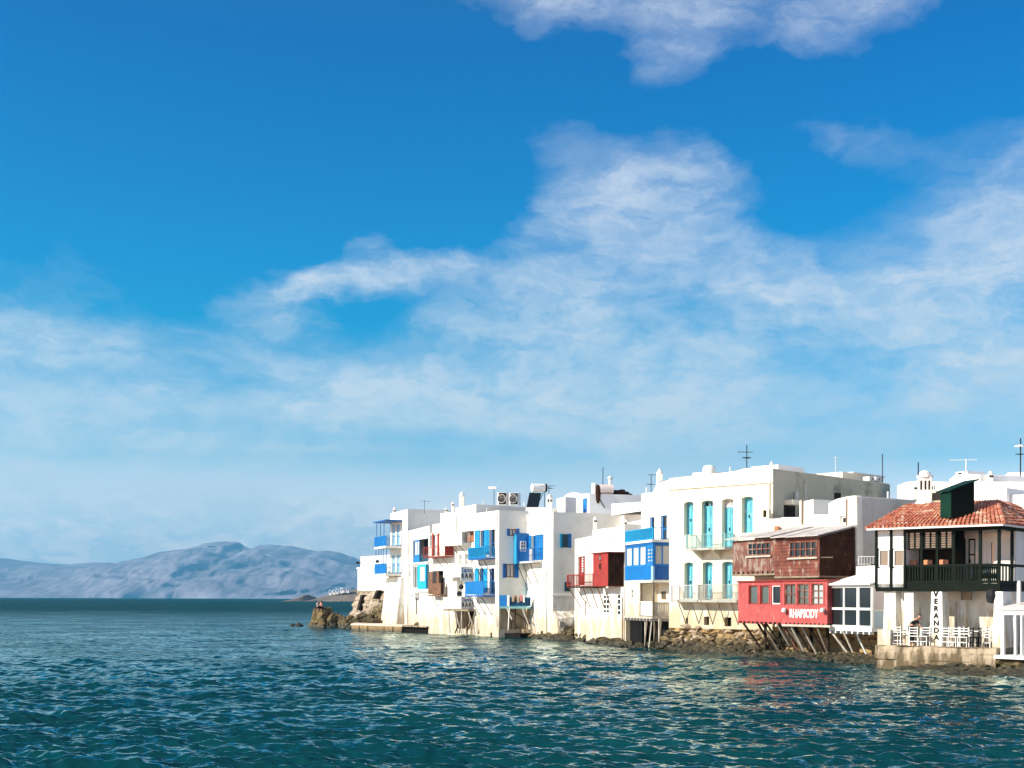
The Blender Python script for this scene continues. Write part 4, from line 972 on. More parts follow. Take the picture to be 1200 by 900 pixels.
for i, w in enumerate(up + lo):
    if i in (1, 2):
        zt = w['z1'] - (.42 if i == 1 else .5)
        door(h9, F9, dict(w, z1=zt), 'turquoise', 2); window(h9, F9, dict(w, z0=zt), 'turquoise' if i == 1 else 'pale_grey', 'glass' if i == 1 else 'curtain', 2, 1, .08)
    else: door(h9, F9, w, 'turquoise', 2, name='shutters')
for w in sm_: MB().box(F9, w['s0'], w['s1'], w['z0'], w['z1'], -w['dep'] - .05, -w['dep']).build('cellar_hatch', 'dark_inside', h9)
bb = balcony(h9, F9, 804, 849, 641.8, 625.8, 1.0, 'grey_paint', 'turq_rail', ('rail', 'rail', 'rail'), 0, th=.14, gap=.11)
for px in (812, 833):
    s = F9.hit(px, 647, .9)[0]; z = bb['zf'] - .14
    MB().hexa([F9.p(s - .1, z - .5, .003), F9.p(s + .1, z - .5, .003), F9.p(s + .1, z - .08, .75), F9.p(s - .1, z - .08, .75), F9.p(s - .1, z, .003), F9.p(s + .1, z, .003), F9.p(s + .1, z, .8), F9.p(s - .1, z, .8)]).build('bracket', 'cream', bb['o'])
balcony(h9, F9, 786, 817, 703, 685.8, .85, 'grey_paint', 'pale_grey', ('rail', 'rail', 'rail'), 2, 'pole_wood', 1.4, th=.14, gap=.10)
balcony(h9, F9, 818, 863, 703.3, 685, .85, 'grey_paint', 'grey_paint', ('rail', 'rail', 'rail'), 3, 'pole_wood', 1.4, th=.14, gap=.10)
s, z = F9.hit(902, 600); MB().tube(F9.p(s, F9.hit(902, 563)[1], .06), F9.p(s, F9.hit(902, 610)[1], .06), .045, 6).build('downpipe', 'cream', h9)
# things on its side wall and roof
for a, b_, c, d in ((928, 577, 932, 592), (939.5, 566, 942, 590)):
    s0, s1, z0, z1 = S9.rect(a, b_, c, d); MB().tube(S9.p((s0 + s1) / 2, z0, .2), S9.p((s0 + s1) / 2, z1, .2), .12 if a < 935 else .05, 8).build('flue', 'grey_or_shaded', h9)
MB().box(S9, *S9.rect(977, 577.5, 985, 588), .031, .035).build('vent', 'dark_inside', h9)
MB().box(S9, *S9.rect(919, 586.5, 931, 592), .031, .6).build('shelf', 'cream', h9)
MB().box(S9, *S9.rect(918, 592.5, 931, 606), .031, .06).build('doorway', 'dark_inside', h9)
s0, s1, z0, z1 = F9.rect(811.5, 553.5, 833, 560, -2)
MB().box(F9, s0, s1, z0 - .1, z1, -4, -2).build('roof_box', 'cream', h9)
s, z = F9.hit(835.5, 553, -2); dsh = thing('water_drum', 'round pale drum on the roof edge of the cream house', 'drum', F9.p(s, z - .4, -1.6))
MB().lathe(F9.p(s, z - .45, -1.6), [(.38, 0), (.42, .1), (.42, .6), (.36, .78), (.1, .86)], 12).build('body', 'white_paint', dsh, True)
s0, s1, z0, z1 = F9.rect(880, 545.6, 915, 550, -5)
MB().box(F9, s0, s1 - .2, z0 - 1, z1, -8, -5).build('roof_box', 'white_clean', h9)
chimney(h9, 903.5, 80, 540.5, 549, 3.4)
s0, s1, z0, z1 = S9.rect(990, 556, 1030, 562, -2)
r9 = MB().box(S9, s0 - .3, s1 + .6, z0 - 1, z1, -4, -2).build('roof_box', 'cream', h9); MB().box(S9, s0 + .9, s1 + .7, z1 + .002, z1 + .08, -4.2, -1.9).build('coping', 'white_clean', r9)
ac_unit(S9, 1019, 558.5, 1025, 564, 'left-hand small grey rooftop unit at the far end of the cement wall', -.5, .0, mat='pale_grey')
ac_unit(S9, 1027, 558.8, 1033, 564.3, 'right-hand small grey rooftop unit at the far end of the cement wall', -.5, .0, mat='pale_grey')

# ================================================================== white stepped house behind the timber shack
F10 = FF(905.6, 76.2, 1003.5, 70.5)
h10 = thing('house', 'white house with a notched parapet rising behind the red timber shack', 'house', base(F10, 2), HG)
w10 = op(F10, 984.3, 604.5, 992, 614.5, .18)
body(h10, F10, [(905.6, 606.5), (937, 606), (937, 587), (941, 586), (941, 588), (953, 585), (953.3, 603), (971, 602.5), (971, 590), (980, 584.8), (992, 582), (1003.5, 581.5)], .6, 6, 'white', [w10])
window(h10, F10, w10, 'white_paint', 'glass', 1, 1, .1); MB().box(F10, *F10.rect(954, 591, 971, 602.4, -3), -3.1, -3).build('back_wall', 'dark_inside', h10)
S10 = F10.side(6.2); MB().box(S10, .35, S10.L, 1.5, F10.hit(1003, 581.5)[1] - .06, .002, .03).build('side_wall', 'grey_or_shaded', h10)  # grey coat carries this face's shade in its colour
mb = MB(); s_ = F10.hit(994, 600)[0]
mb.hexa([F10.p(s_, 3.9, .2), F10.p(F10.L + .25, 3.9, .2), F10.p(F10.L + .25, 3.9, -.4), F10.p(s_, 3.9, -.4), F10.p(s_ + .05, F10.hit(998, 581)[1], .06), F10.p(F10.L, F10.hit(998, 581)[1], .06), F10.p(F10.L + .05, F10.hit(998, 581)[1], -.4), F10.p(s_, F10.hit(998, 581)[1], -.4)])
mb.build('corner_buttress', 'white', h10, bevel=.08)
MB().tube(F10.p(s_ - .03, F10.hit(994, 585)[1], .1), F10.p(s_ - .03, F10.hit(994, 618)[1], .1), .04, 6).build('downpipe', 'brown_wood', h10)
MB().tube(F10.p(F10.hit(941, 600)[0], F10.hit(941, 585)[1], .08), F10.p(F10.hit(941, 600)[0], F10.hit(941, 615)[1], .08), .05, 6).build('downpipe', 'pole_wood', h10)
# low pink terrace in front of the cream house corner
F10t = FF(884, 75.4, 941, 74.2)
t10 = thing('roof_terrace', 'pale pink terrace parapet with a small holed pillar behind the shack roof', 'terrace', base(F10t, 3))
body(t10, F10t, [(884, 610), (888, 608), (941, 607)], 3.0, 2.2, 'pinkish', name='parapet')
pw = op(F10t, 894, 598, 898.5, 606, .25)
pp = Face(F10t.p(F10t.hit(889, 600)[0], 0, -.2)[:2], F10t.p(F10t.hit(900, 600)[0], 0, -.2)[:2]); pw = op(pp, 894, 598, 898, 606, .25)
body(t10, pp, [(889, 597.2), (900, 597.2)], pp.hit(894, 608)[1], .6, 'cream', [pw], name='pillar')
MB().box(pp, pw['s0'], pw['s1'], pw['z0'], pw['z1'], -.35, -.3).build('vent', 'dark_inside', t10)
MB().box(F10t, *F10t.rect(909, 617, 913.5, 623), .003, .3).build('ledge_stone', 'orange_wood', t10)

# ================================================================== red timber shack
FA = FF(858, 75.5, 908, 71.8); FB = FF(908, 71.8, 960, 68.8)
hs11 = thing('timber_shack', 'weathered red timber shack of two boarded boxes under a grey sheet roof', 'shack', base(FB, 2))
def boards(mb, F, s0, s1, z0, z1, o, horiz, w=.17):
    n = max(1, int(((z1 - z0) if horiz else (s1 - s0)) / w))
    for i in range(n):
        if horiz: a = z0 + (z1 - z0) * i / n; b_ = z0 + (z1 - z0) * (i + 1) / n; mb.box(F, s0, s1, a + .008, b_ - .008, o, o + .025 + random.random() * .012)
        else: a = s0 + (s1 - s0) * i / n; b_ = s0 + (s1 - s0) * (i + 1) / n; mb.box(F, a + .008, b_ - .008, z0, z1, o, o + .025 + random.random() * .012)
for F, nm, mt, bt, ey, by, hz_, wr in ((FA, 'timber_box', 'red_worn', 'red_worn', 632.5, 672.5, False, (877, 635.5, 903.5, 651)), (FB, 'timber_box', 'red_wood', 'red_wood', 631, 675, True, (925.5, 634, 957.5, 653))):
    zt = F.hit((F is FA) and 883 or 934, ey)[1]; zb = F.hit((F is FA) and 883 or 934, by)[1]
    bx = MB().box(F, 0, F.L, zb, zt, -2.6, -.04).build(nm, 'dark_or_shaded_wood', hs11)
    s0, s1, z0, z1 = F.rect(*wr); mb = MB()
    boards(mb, F, .0, F.L - .0, zb, z0, -.038, hz_); boards(mb, F, .0, s0, z0, zt, -.038, hz_); boards(mb, F, s1, F.L, z0, zt, -.038, hz_); boards(mb, F, s0, s1, z1, zt, -.038, hz_)
    mb.build('cladding', bt, bx)
    w_ = dict(s0=s0, s1=s1, z0=z0, z1=z1, dep=0); window(bx, F, w_, 'red_worn' if F is FA else 'red_wood', 'glass', 5, 2, .07, o=-.03)
    MB().box(F, s0 - .1, s1 + .1, z0 - .1, z0 - .01, 0, .12).build('sill', 'pale_pole', bx)
    for k in range(9 if F is FA else 0):
        s = .2 + k * (F.L - .4) / 8; MB().box(F, s - .06, s + .06, zb + .02, zb + .14, -.0, .03).build('beam_end', 'black', bx)
    MB().box(F, -.02, F.L + .02, zb - .1, zb - .003, -2.6, .03).build('floor_beam', 'pole_wood', bx)
ztB = FB.hit(934, 631)[1]; zbB = FB.hit(934, 675)[1]
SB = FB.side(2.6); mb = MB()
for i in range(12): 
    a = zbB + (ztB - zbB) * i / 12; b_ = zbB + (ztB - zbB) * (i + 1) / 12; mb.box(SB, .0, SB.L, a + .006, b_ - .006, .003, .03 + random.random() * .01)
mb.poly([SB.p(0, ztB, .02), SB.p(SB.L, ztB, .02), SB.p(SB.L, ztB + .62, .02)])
mb.build('end_wall', 'dark_or_shaded_wood', hs11)  # near end coloured dark to paint in its shade
s, z = SB.hit(962, 653, .3); MB().tube(SB.p(.05, z, .05), SB.p(.5, z, .5), .03, 5).build('bracket_arm', 'pole_wood', hs11)
for F, e in ((FA, 'a'), (FB, 'b')):
    zt = F.hit((F is FA) and 883 or 934, 631.5 if F is FA else 630)[1]; mb = MB(); n = int(F.L / .5)
    a0 = -.25 if F is FA else -.03; a1 = F.L + (.0 if F is FA else .22)
    for i in range(n):
        p0 = a0 + (a1 - a0) * i / n; p1 = a0 + (a1 - a0) * (i + 1) / n + .04; dz = random.random() * .03
        mb.hexa([F.p(p0, zt + dz, .35), F.p(p1, zt + dz + .01, .35), F.p(p1, zt + .66 + dz, -2.7), F.p(p0, zt + .66 + dz, -2.7), F.p(p0, zt + .05 + dz, .35), F.p(p1, zt + .06 + dz, .35), F.p(p1, zt + .71 + dz, -2.7), F.p(p0, zt + .71 + dz, -2.7)])
    mb.build('roof', 'shed_roof', hs11)

# ================================================================== red bar box on stilts
FC = FF(865, 75, 918, 70.4); FD = FF(918, 70.4, 969.5, 67.8)
hr = thing('bar_room', 'bright red boarded bar room with white lettering propped over the water on slanting stilts', 'bar', base(FD, 1.5))
ztC = FC.hit(918, 681.5)[1]; zbC = FC.hit(918, 729.5)[1]
for F, wins in ((FC, [(877.7, 686, 888, 708), (891, 686, 901.3, 708), (904.3, 686, 914.8, 708)]), (FD, [(919.8, 684.5, 932.5, 708.5), (935, 684, 948, 708.7), (951.5, 684, 964.8, 708.7)])):
    P = [(F.a.x and (865 if F is FC else 918), 681), ((918 if F is FC else 969.5), 681)]
    ops_ = [op(F, *w, .1) for w in wins]
    zt = ztC
    F_ = F; mb_ = None
    # front with openings
    pr = [(865 if F is FC else 918, 681.0), (918 if F is FC else 969.5, 680.6)]
    bx = body(hr, F, pr, zbC, 3.2, 'red_box', ops_, name='wall')
    for k, w in enumerate(ops_):
        if F is FC: window(hr, F, w, 'red_dark' if k < 2 else 'white_paint', 'glass_grey' if k < 2 else 'glass', 1, 1, .06)
        else: window(hr, F, w, 'red_wood', ['glass_grey', 'glass_grey', 'glass_pale'][k], 2, 3 if k else 2, .06)
        for sgn in (0, 1):
            c = w['s0'] - .07 if sgn == 0 else w['s1'] + .01; MB().box(F, c, c + .06, w['z0'] - .05, w['z1'] + .05, .003, .03).build('trim', 'red_box', hr)
    MB().box(F, -.02, F.L + .03, ztC + .0, ztC + .09, -3.2, .08).build('roof', 'red_dark', hr)
    mb = MB()
    for k in range(11): s = .1 + k * (F.L - .2) / 10; mb.box(F, s - .08, s + .08, zbC - .13, zbC - .002, .0, .03)
    mb.build('valance', 'red_box', hr)
    MB().box(F, 0, F.L, zbC - .12, zbC - .004, -3.2, -.05).build('floor_frame', 'dark_pole', hr)
a, c, z0, z1 = FD.rect(930, 714.5, 954, 724.5)
text(hr, FD, (a + c) / 2, (z0 + z1) / 2, 'RHAPSODY', z1 - z0, 'white_paint', .004, .035, .62)
for px, F in ((918.5, FD), (963.5, FD)):
    s, z = F.hit(px, 714.5, .2); MB().lathe(F.p(s, z, .2), [(.05, .1), (.13, .0), (.12, -.12), (.03, -.16)], 8).tube(F.p(s, z, .2), F.p(s, z + .1, 0), .02).build('lamp', 'white_paint', hr)
MB().box(FD, 0, FD.L + .3, FD.hit(945, 734.5)[1], FD.hit(945, 732)[1], -.1, .12).build('beam', 'pale_pole', hr)
S_D = FD.side(3.2)
ql = [(871, 733, 890, 757, 'dark_pole'), (893, 733, 914, 765, 'pole_wood'), (898, 733, 922, 766, 'dark_pole'), (911, 732, 925, 756, 'pale_pole'), (917, 733, 938, 768, 'red_worn'), (922, 733, 942, 764, 'pole_wood'), (926, 734, 944, 766, 'pale_pole'), (938, 734, 958, 768, 'pale_pole'), (946, 734, 970, 770, 'dark_pole'), (957, 735, 972, 770, 'pole_wood'), (888, 732, 906, 762, 'dark_pole'), (930, 734, 952, 769, 'dark_pole')]
for k, (x0, y0, x1, y1, mt) in enumerate(ql):
    F = FC if x0 < 918 else FD; o = (.0, -.5, -.25)[k % 3]; sa, za = F.hit(x0, y0, o); sb, zb_ = F.hit(x1, y1, o - 1.0); pole(hr, F.p(sa, zbC - .1, o), F.p(sb, max(zb_, .1), o - 1.0), .07, mt, 'stilt')
for k in range(5):
    s = .4 + k * 1.6; pole(hr, FC.p(s, zbC - .1, -1.6), FC.p(s, -.2, -1.6), .10, 'dark_pole', 'stilt')

# ================================================================== white glazed veranda box
FE = FF(972, 68.2, 1022, 64.7)
hv = thing('glazed_porch', 'white framed glazed porch on poles between the red bar and the tiled house', 'porch', base(FE, 1.5))
zt = FE.hit(1000, 686)[1]; zb = FE.hit(1010, 736)[1]; SE = FE.side(2.2); L = FE.L
MB().box(FE, 0, L, zb - .18, zb, -2.2, .03).build('floor', 'white_paint', hv)
mb = MB()
for f in (0, .34, .67, 1): c = f * (L - .12); mb.box(FE, c, c + .12 + (.1 if f in (.67,) else 0), zb, zt, -.12, .0)
zm = FE.hit(1000, 713.5)[1]; mb.box(FE, .0, L, zm - .06, zm + .06, -.1, .02); mb.box(FE, 0, L, zt - .12, zt + .02, -.13, .03); mb.box(FE, 0, L, zb, zb + .12, -.13, .03)
fr_ = mb.build('frame', 'white_paint', hv)
for k, f in enumerate((0, .34, .67)):
    for a, c in ((zb, zm), (zm, zt)): MB().box(FE, f * (L - .12) + .1, f * (L - .12) + .34 * L - .02, a + .06, c - .06, -.09, -.06).build('pane', 'glass' if k < 2 else 'glass', fr_)
MB().box(FE, .1, L - .1, zb + .01, zt - .01, -2.15, -2.1).build('back_wall', 'grey_or_shaded', hv)
zs = SE.hit(1035, 715.5)[1]
MB().box(SE, .1, SE.L, zs + .02, zt, -.1, .0).build('side_panel', 'lilac_panel', hv); MB().box(SE, .1, SE.L, zb, zs - .02, -.1, .0).build('side_panel', 'blue_panel', hv)
MB().box(SE, .0, SE.L, zs - .03, zs + .03, -.1, .02).box(SE, 0, .12, zb, zt, -.1, .025).build('side_frame', 'white_paint', hv)
mb = MB(); zr = FE.hit(1000, 672, -2.3)[1]
mb.hexa([FE.p(-.15, zt + .02, .25), FE.p(L + .15, zt + .02, .25), FE.p(L + .15, zr, -2.6), FE.p(-.15, zr, -2.6), FE.p(-.15, zt + .1, .25), FE.p(L + .15, zt + .1, .25), FE.p(L + .15, zr + .08, -2.6), FE.p(-.15, zr + .08, -2.6)]); mb.build('roof', 'white_clean', hv)
for k in range(8): MB().box(FE, .1 + k * (L - .3) / 7, .2 + k * (L - .3) / 7, zb - .32, zb - .183, -.2, .06).build('joist', 'white_paint', hv)
for k, (x0, x1, y1, mt) in enumerate([(973, 998, 768, 'pale_pole'), (983, 990, 760, 'pole_wood'), (988, 1003, 765, 'pale_pole'), (1002, 1018, 765, 'white_paint'), (1012, 1030, 772, 'dark_pole'), (980, 1000, 770, 'dark_pole')]):
    o = (-.05, -.6)[k % 2]; sa, za = FE.hit(x0, 740, o); sb, zb_ = FE.hit(x1, y1, o - .6); pole(hv, FE.p(sa, zb - .18, o), FE.p(min(sb, sa + 2.2), .15, o - .6), .06, mt, 'stilt')
pole(hv, SE.p(.9, zb - .2, -.1), SE.p(1.3, .9, -.3), .06, 'white_paint', 'stilt')
# tan sea wall behind the stilts
FW = Face(FC.p(0, 0, -2.2)[:2], FE.p(FE.L, 0, -2.3)[:2])
hw = thing('sea_wall', 'rough tan sea wall in the shade behind the stilts', 'wall', base(FW, 0))
pw_ = [FW.p(0, 0, .2), FW.p(FW.L + 2, 0, .2), FW.p(FW.L + 2, 0, -2), FW.p(0, 0, -2)]; pt_ = [FW.p(0, 0), FW.p(FW.L + 2, 0), FW.p(FW.L + 2, 0, -2), FW.p(0, 0, -2)]
stone_block(hw, 'masonry', pw_, pt_, -.4, zbC - .35, 'rock_tan', 24, .22, 5)
# white terrace with railing between the shack and tiled house
FG = FF(1003, 66.9, 1030, 66.6)
hg = thing('roof_terrace', 'small white roof terrace with thin railing beside the tiled house', 'terrace', base(FG, 3))
body(hg, FG, [(1003, 664), (1030, 662)], FG.hit(1015, 684)[1], 3, 'white', name='parapet')
mb = MB(); a, c, z0, z1 = FG.rect(1006, 652, 1030, 662.5); railpiece(mb, FG, a, c, z0, z1, -.1, 'rail', .14); mb.build('railing', 'pale_grey', hg)

# ================================================================== tiled house with the dark veranda
FV = FF(1026, 62, 1172, 58)
hv2 = thing('tiled_house', 'terracotta roofed house with a dark green timber veranda over a white colonnade', 'house', base(FV, 1.1), HG)
Zv = lambda y_, px=1100, o=0: FV.hit(px, y_, o)[1]
zt = Zv(617.5, 1090); zb = Zv(688, 1090); zr = Zv(663, 1090)
D = 1.9
sW = FV.hit(1061.5, 650)[0]; sG = FV.hit(1117, 650)[0]; sM = FV.hit(1148, 650)[0]
S = FV.side(6)
# deck, back wall
MB().box(FV, 0, FV.L, zb - .02, zb + .16, -D, .0).build('deck', 'green_black', hv2)
MB().box(FV, 0, FV.L, zb - .2, zb - .021, -.25, .0).build('edge_beam', 'green_black', hv2)
dk = [op(FV, 1121, 631, 1131, 676, .1, -D), op(FV, 1133.5, 631, 1143, 676, .1, -D), op(FV, 1151.5, 632, 1167, 662, .1, -D)]
Fb = FV.off(-D); L = Fb.L
dk = [op(Fb, 1122, 631, 1131.5, 680, .12), op(Fb, 1133.5, 631, 1143, 680, .12), op(Fb, 1152, 632.5, 1167, 663, .12)]
body(hv2, Fb, [(1030, 616), (1178, 616)], 1.0, 4.2, 'white', dk, name='back_wall')
door(hv2, Fb, dk[0], 'green_black', 1); door(hv2, Fb, dk[1], 'green_black', 1); window(hv2, Fb, dk[2], 'white_paint', 'glass', 2, 1, .12)
for a, b_ in ((0, sW),):
    w1 = op(FV, 1030.5, 644, 1042.5, 664, .12); w2 = op(FV, 1047.5, 644, 1060.3, 664, .12)
    Fw = Face(FV.p(0, 0)[:2], FV.p(sW, 0)[:2])
    body(hv2, Fw, [(1026, 617.5), (1061.5, 617.5)], zb, D - .02, 'white_clean', [w1, w2], name='panel_wall')
    for w in (w1, w2):
        window(hv2, Fw, w, 'white_paint', 'glass_grey', 1, 1, .055, o=-.0)
        MB().box(Fw, w['s0'] - .12, w['s0'] - .0, w['z0'] - .06, w['z1'] + .06, .003, .035).build('shutter', 'green_black', hv2)
    for s in (0.04, FV.hit(1044.5, 650)[0], sW - .04): MB().box(FV, s - .055, s + .055, zb - .05, zt, .003, .06).build('post', 'green_black', hv2)
    s_, z_ = FV.hit(1023, 661.5, .1); MB().box(FV, -.25, .1, z_ - .05, z_ + .03, .0, .06).build('bracket_arm', 'dark_metal', hv2)
for s in [sG, sM, FV.L - .08, sW + (sG - sW) * .33, sW + (sG - sW) * .66]: MB().box(FV, s - .06, s + .06, zb + .16, zt, -.14, -.01).build('post', 'green_black', hv2)
MB().box(FV, sW, FV.L, zt - .22, zt - .002, -.16, 0.0).build('head_beam', 'green_black', hv2)
# lattice upper panes of the enclosed part
for k in range(3):
    a = sW + (sG - sW) * k / 3 + .08; c = sW + (sG - sW) * (k + 1) / 3 - .08; z0, z1 = Zv(642), Zv(620.5)
    mb = MB()
    for f in (0, .48, .95): mb.box(FV, a + (c - a) * f, a + (c - a) * f + .05, z0, z1, -.11, -.06)
    for i in range(9): zz = z0 + (z1 - z0) * i / 8; mb.box(FV, a + .05, c, zz - .012, zz + .015, -.105, -.065)
    fr_ = mb.build('lattice', 'green_black', hv2)
    MB().box(FV, a + .02, c, z0 + .02, z1 - .02, -.125, -.115).build('pane', 'glass_grey', fr_)
    MB().box(FV, a - .02, c + .02, Zv(643.5), Zv(642), -.13, -.03).build('rail', 'green_black', hv2)
    o_ = MB().box(FV, a - .35 + .06 * k, c - .38, Zv(662.6), Zv(655.5), -.62, -.45).build('cushion', 'cushion', None, bevel=.05)
    tag(o_, 'orange cushion on the veranda bench, %s' % ['in the bay next to the white panels', 'in the middle bay', 'in the bay next to the open part'][k], 'cushion', 'orange cushions on the veranda bench')
MB().box(FV, sW + .1, sG, zb + .16, Zv(663), -1.0, -.35).build('bench', 'green_black', hv2)
MB().box(FV, sW + .02, sG - .1, zb + .16, zt, -1.55, -1.45).build('shade_backing', 'dark_inside', hv2)  # added dark sheet standing in for shade behind the enclosed bays
# balustrade: plain dark on the left, turned light balusters with gaps at right
mb = MB(); n = 26
for i in range(n): s = sW + .05 + (sM - sW - .1) * i / (n - 1); mb.box(FV, s - .035, s + .035, zb + .16, zr - .05, -.09, -.02)
mb.box(FV, sW, FV.L, zr - .06, zr + .06, -.12, .01).box(FV, sW, FV.L, zb + .17, zb + .3, -.1, .0)
bl = mb.build('balustrade', 'green_black', hv2)
for i in range(14):
    s = FV.hit(1140, 675)[0] + (FV.L - FV.hit(1140, 675)[0] - .1) * i / 13
    MB().lathe(FV.p(s, zb + .3, -.06), [(.03, 0), (.055, .18), (.03, .42), (.05, .62), (.03, zr - .06 - zb - .3)], 6).build('baluster', 'green_black', bl)
# near side of the veranda
mb = MB()
for i in range(16): s = .1 + (S.L - .2) * i / 15; mb.box(S, s - .03, s + .03, zb + .16, zr - .05, -.09, -.03)
mb.box(S, 0.02, S.L, zr - .06, zr + .06, -.12, .01).box(S, .02, S.L, zb - .2, zb + .29, -.1, .0).box(S, .02, S.L, zt - .22, zt - .003, -.14, 0)
mb.build('side_balustrade', 'green_black', hv2)
MB().box(S, .02, S.L, zb, zb + .15, -2, -.1).build('deck', 'green_black', hv2)
for s in (1.6, 3.2, 4.8): MB().box(S, s - .06, s + .06, zb + .1, zt, -.12, -.0).build('post', 'green_black', hv2)
MB().box(S, D + .1, S.L, 1.0, zt, -2.6, -1.3).build('side_wall', 'white', hv2)
MB().box(S, 2.6, 3.6, zb + .16, Zv(632, 1190), -1.3, -1.25).build('doorway', 'dark_inside', hv2)
# roof: two tiled slopes meeting at a hip
def tiled(root, E0, E1, T0, T1, name='roof', pitch=.2):
    """E0-E1 eaves, T0-T1 top edge: barrel tiles laid in courses"""
    E0, E1, T0, T1 = map(Vector, (E0, E1, T0, T1)); mb = MB(); nrm = (E1 - E0).cross(T0 - E0).normalized()
    if nrm.z < 0: nrm = -nrm
    mb.hexa([E0 - nrm * .1, E1 - nrm * .1, T1 - nrm * .1, T0 - nrm * .1, E0, E1, T1, T0])
    slab_ = mb.build(name, 'brown_wood', root); mb = MB()
    n = int((E1 - E0).length / pitch)
    for i in range(n + 1):
        a = E0.lerp(E1, i / n); t = T0.lerp(T1, i / n); m_ = max(1, int((t - a).length / .38))
        for j in range(m_):
            p0 = a.lerp(t, max(0, j / m_ - .02)); p1 = a.lerp(t, (j + 1) / m_); jx = nrm * (random.random() * .025)
            mb.tube(p0 + jx + nrm * .03, p1 + jx * .3 + nrm * .015, .085, 6, .065)
    mb.build('tiles', 'tile', slab_); return slab_
ze = Zv(616.5, 1090, .45)
EL = FV.p(-.25, ze, .45); sER = FV.hit(1160, 613, .45)[0]; ER = FV.p(FV.L + .3, ze, .45)
ztp = FV.hit(1110, 589.5, -2.7)[1]
TL = FV.p(FV.hit(1062, 594, -2.4)[0], ztp, -2.7); TR = FV.p(FV.L - 1.2, ztp, -2.7)
tiled(hv2, EL, ER, TL, TR); tiled(hv2, ER, S.p(S.L, ze, .3), TR, Vector(S.p(S.L, ztp, -1.6)))
EL2 = FV.p(-.25, ze, -5.5); tiled(hv2, EL2, EL, FV.p(FV.hit(1062, 594, -2.4)[0], ztp, -5.5), TL)
MB().box(FV, -.25, FV.L + .3, ze - .1, ze - .02, .38, .5).box(S, -.4, S.L, ze - .1, ze - .02, .2, .33).build('gutter', 'white_paint', hv2)
MB().poly([FV.p(-.2, ze - .03, .4), FV.p(FV.L + .25, ze - .03, .4), FV.p(FV.L + .25, ze - .03, -D), FV.p(-.2, ze - .03, -D)]).build('soffit', 'green_black', hv2)
# green dormer box
Dm = FF(1101.5, 60.2, 1114, 59.4); Sd = Dm.side(1.25)
zl, zh, z0 = Dm.hit(1102, 577.5)[1], Sd.hit(1132, 563.5)[1], Dm.hit(1108, 602)[1] - .2
mb = MB(); q0, q1, q2, q3 = Dm.p(0, 0), Dm.p(Dm.L, 0), Sd.p(Sd.L, 0), (Dm.p(0, 0, -1.25))
mb.prism([q0, q1, q2, q3], z0, [zl, zl, zh, zh]); dm = mb.build('vent_box', 'green', hv2)
MB().box(Sd, .02, Sd.L - .02, z0, zl, .002, .02).poly([Sd.p(.02, zl, .02), Sd.p(Sd.L - .02, zl, .02), Sd.p(Sd.L - .02, zh - .02, .02)]).build('shaded_cladding', 'green_black', dm)  # near-black side holds the roof box's shade in its colour
mb = MB(); e_ = .15
mb.hexa([Dm.p(-e_, zl, e_), Dm.p(Dm.L + e_, zl, e_), Dm.p(Dm.L + e_, zh + .04, -1.25 - e_), Dm.p(-e_, zh + .04, -1.25 - e_), Dm.p(-e_, zl + .06, e_), Dm.p(Dm.L + e_, zl + .06, e_), Dm.p(Dm.L + e_, zh + .1, -1.25 - e_), Dm.p(-e_, zh + .1, -1.25 - e_)]); mb.build('lid', 'green', dm)
# big chimney
cx, cy = at(1082.5, 63.5); zc0, zc1 = zat(1082, 594, 63.5), zat(1082, 552, 63.5); CH = Face((cx - .38, cy - .25), (cx + .26, cy - .42)); 
mb = MB(); p4 = [CH.p(0, 0), CH.p(CH.L, 0), CH.p(CH.L, 0, -.62), CH.p(0, 0, -.62)]
mb.prism(p4, zc0 - .3, zc1 - .32); ch = mb.build('chimney', 'white', hv2, bevel=.03)
mb = MB(); ctr = Vector((sum(p_[0] for p_ in p4) / 4, sum(p_[1] for p_ in p4) / 4, 0))
mb.lathe((ctr.x, ctr.y, zc0 - .35), [(1.0, 0), (.85, .1), (.55, .38), (.42, .62)], 16); mb.build('flared_base', 'white', ch, True)
MB().lathe((ctr.x, ctr.y, zc1 - .34), [(.40, 0), (.40, .1), (.3, .12), (.26, .28), (.1, .36)], 12).build('cap', 'white', ch)
for s in (.14, .34, .52): MB().box(CH, s - .04, s + .04, zc1 - .95, zc1 - .5, .002, .012).build('smoke_hole', 'dark_inside', ch)
Sc = Face(CH.p(CH.L, 0)[:2], CH.p(CH.L, 0, -.62)[:2])
for s in (.18, .44): MB().box(Sc, s - .06, s + .06, zc1 - .95, zc1 - .5, .002, .012).build('smoke_hole', 'dark_inside', ch)
# colonnade
zq = 1.08
def column(px0, px1, o0=-.75, o1=-.12, taper=.1, zt_=None):
    s0 = FV.hit(px0, 720, o1)[0]; s1 = FV.hit(px1, 720, o1)[0]; z1 = zt_ or zb - .21; t = taper
    return MB().hexa([FV.p(s0 - t * .3, zq, o1 + t), FV.p(s1 + t, zq, o1 + t), FV.p(s1 + t, zq, o0), FV.p(s0 - t * .3, zq, o0), FV.p(s0, z1, o1), FV.p(s1, z1, o1), FV.p(s1, z1, o0), FV.p(s0, z1, o0)]).build('column', 'white', hv2, bevel=.04)
column(1036, 1049.5); column(1059.5, 1070.5); column(1165, 1175, -1.0, .1, .15)
vc = column(1091, 1104, -.7, .02, .12)
a, z1 = FV.hit(1097.5, 697, .05); 
for k, ch_ in enumerate('VERANDA'):
    s, z = FV.hit(1096.3 + .28 * k, 696.4 + k * 8.5, .07); text(vc, FV, s, z, ch_, .25, 'text_black', .05 + .012 * k, .03, 1.0, 'letter')
MB().box(FV, FV.hit(1121, 720, -1.5)[0], FV.hit(1132, 720, -1.5)[0], zq, zb - .21, -D + .003, -1.3).build('pilaster', 'white', hv2)
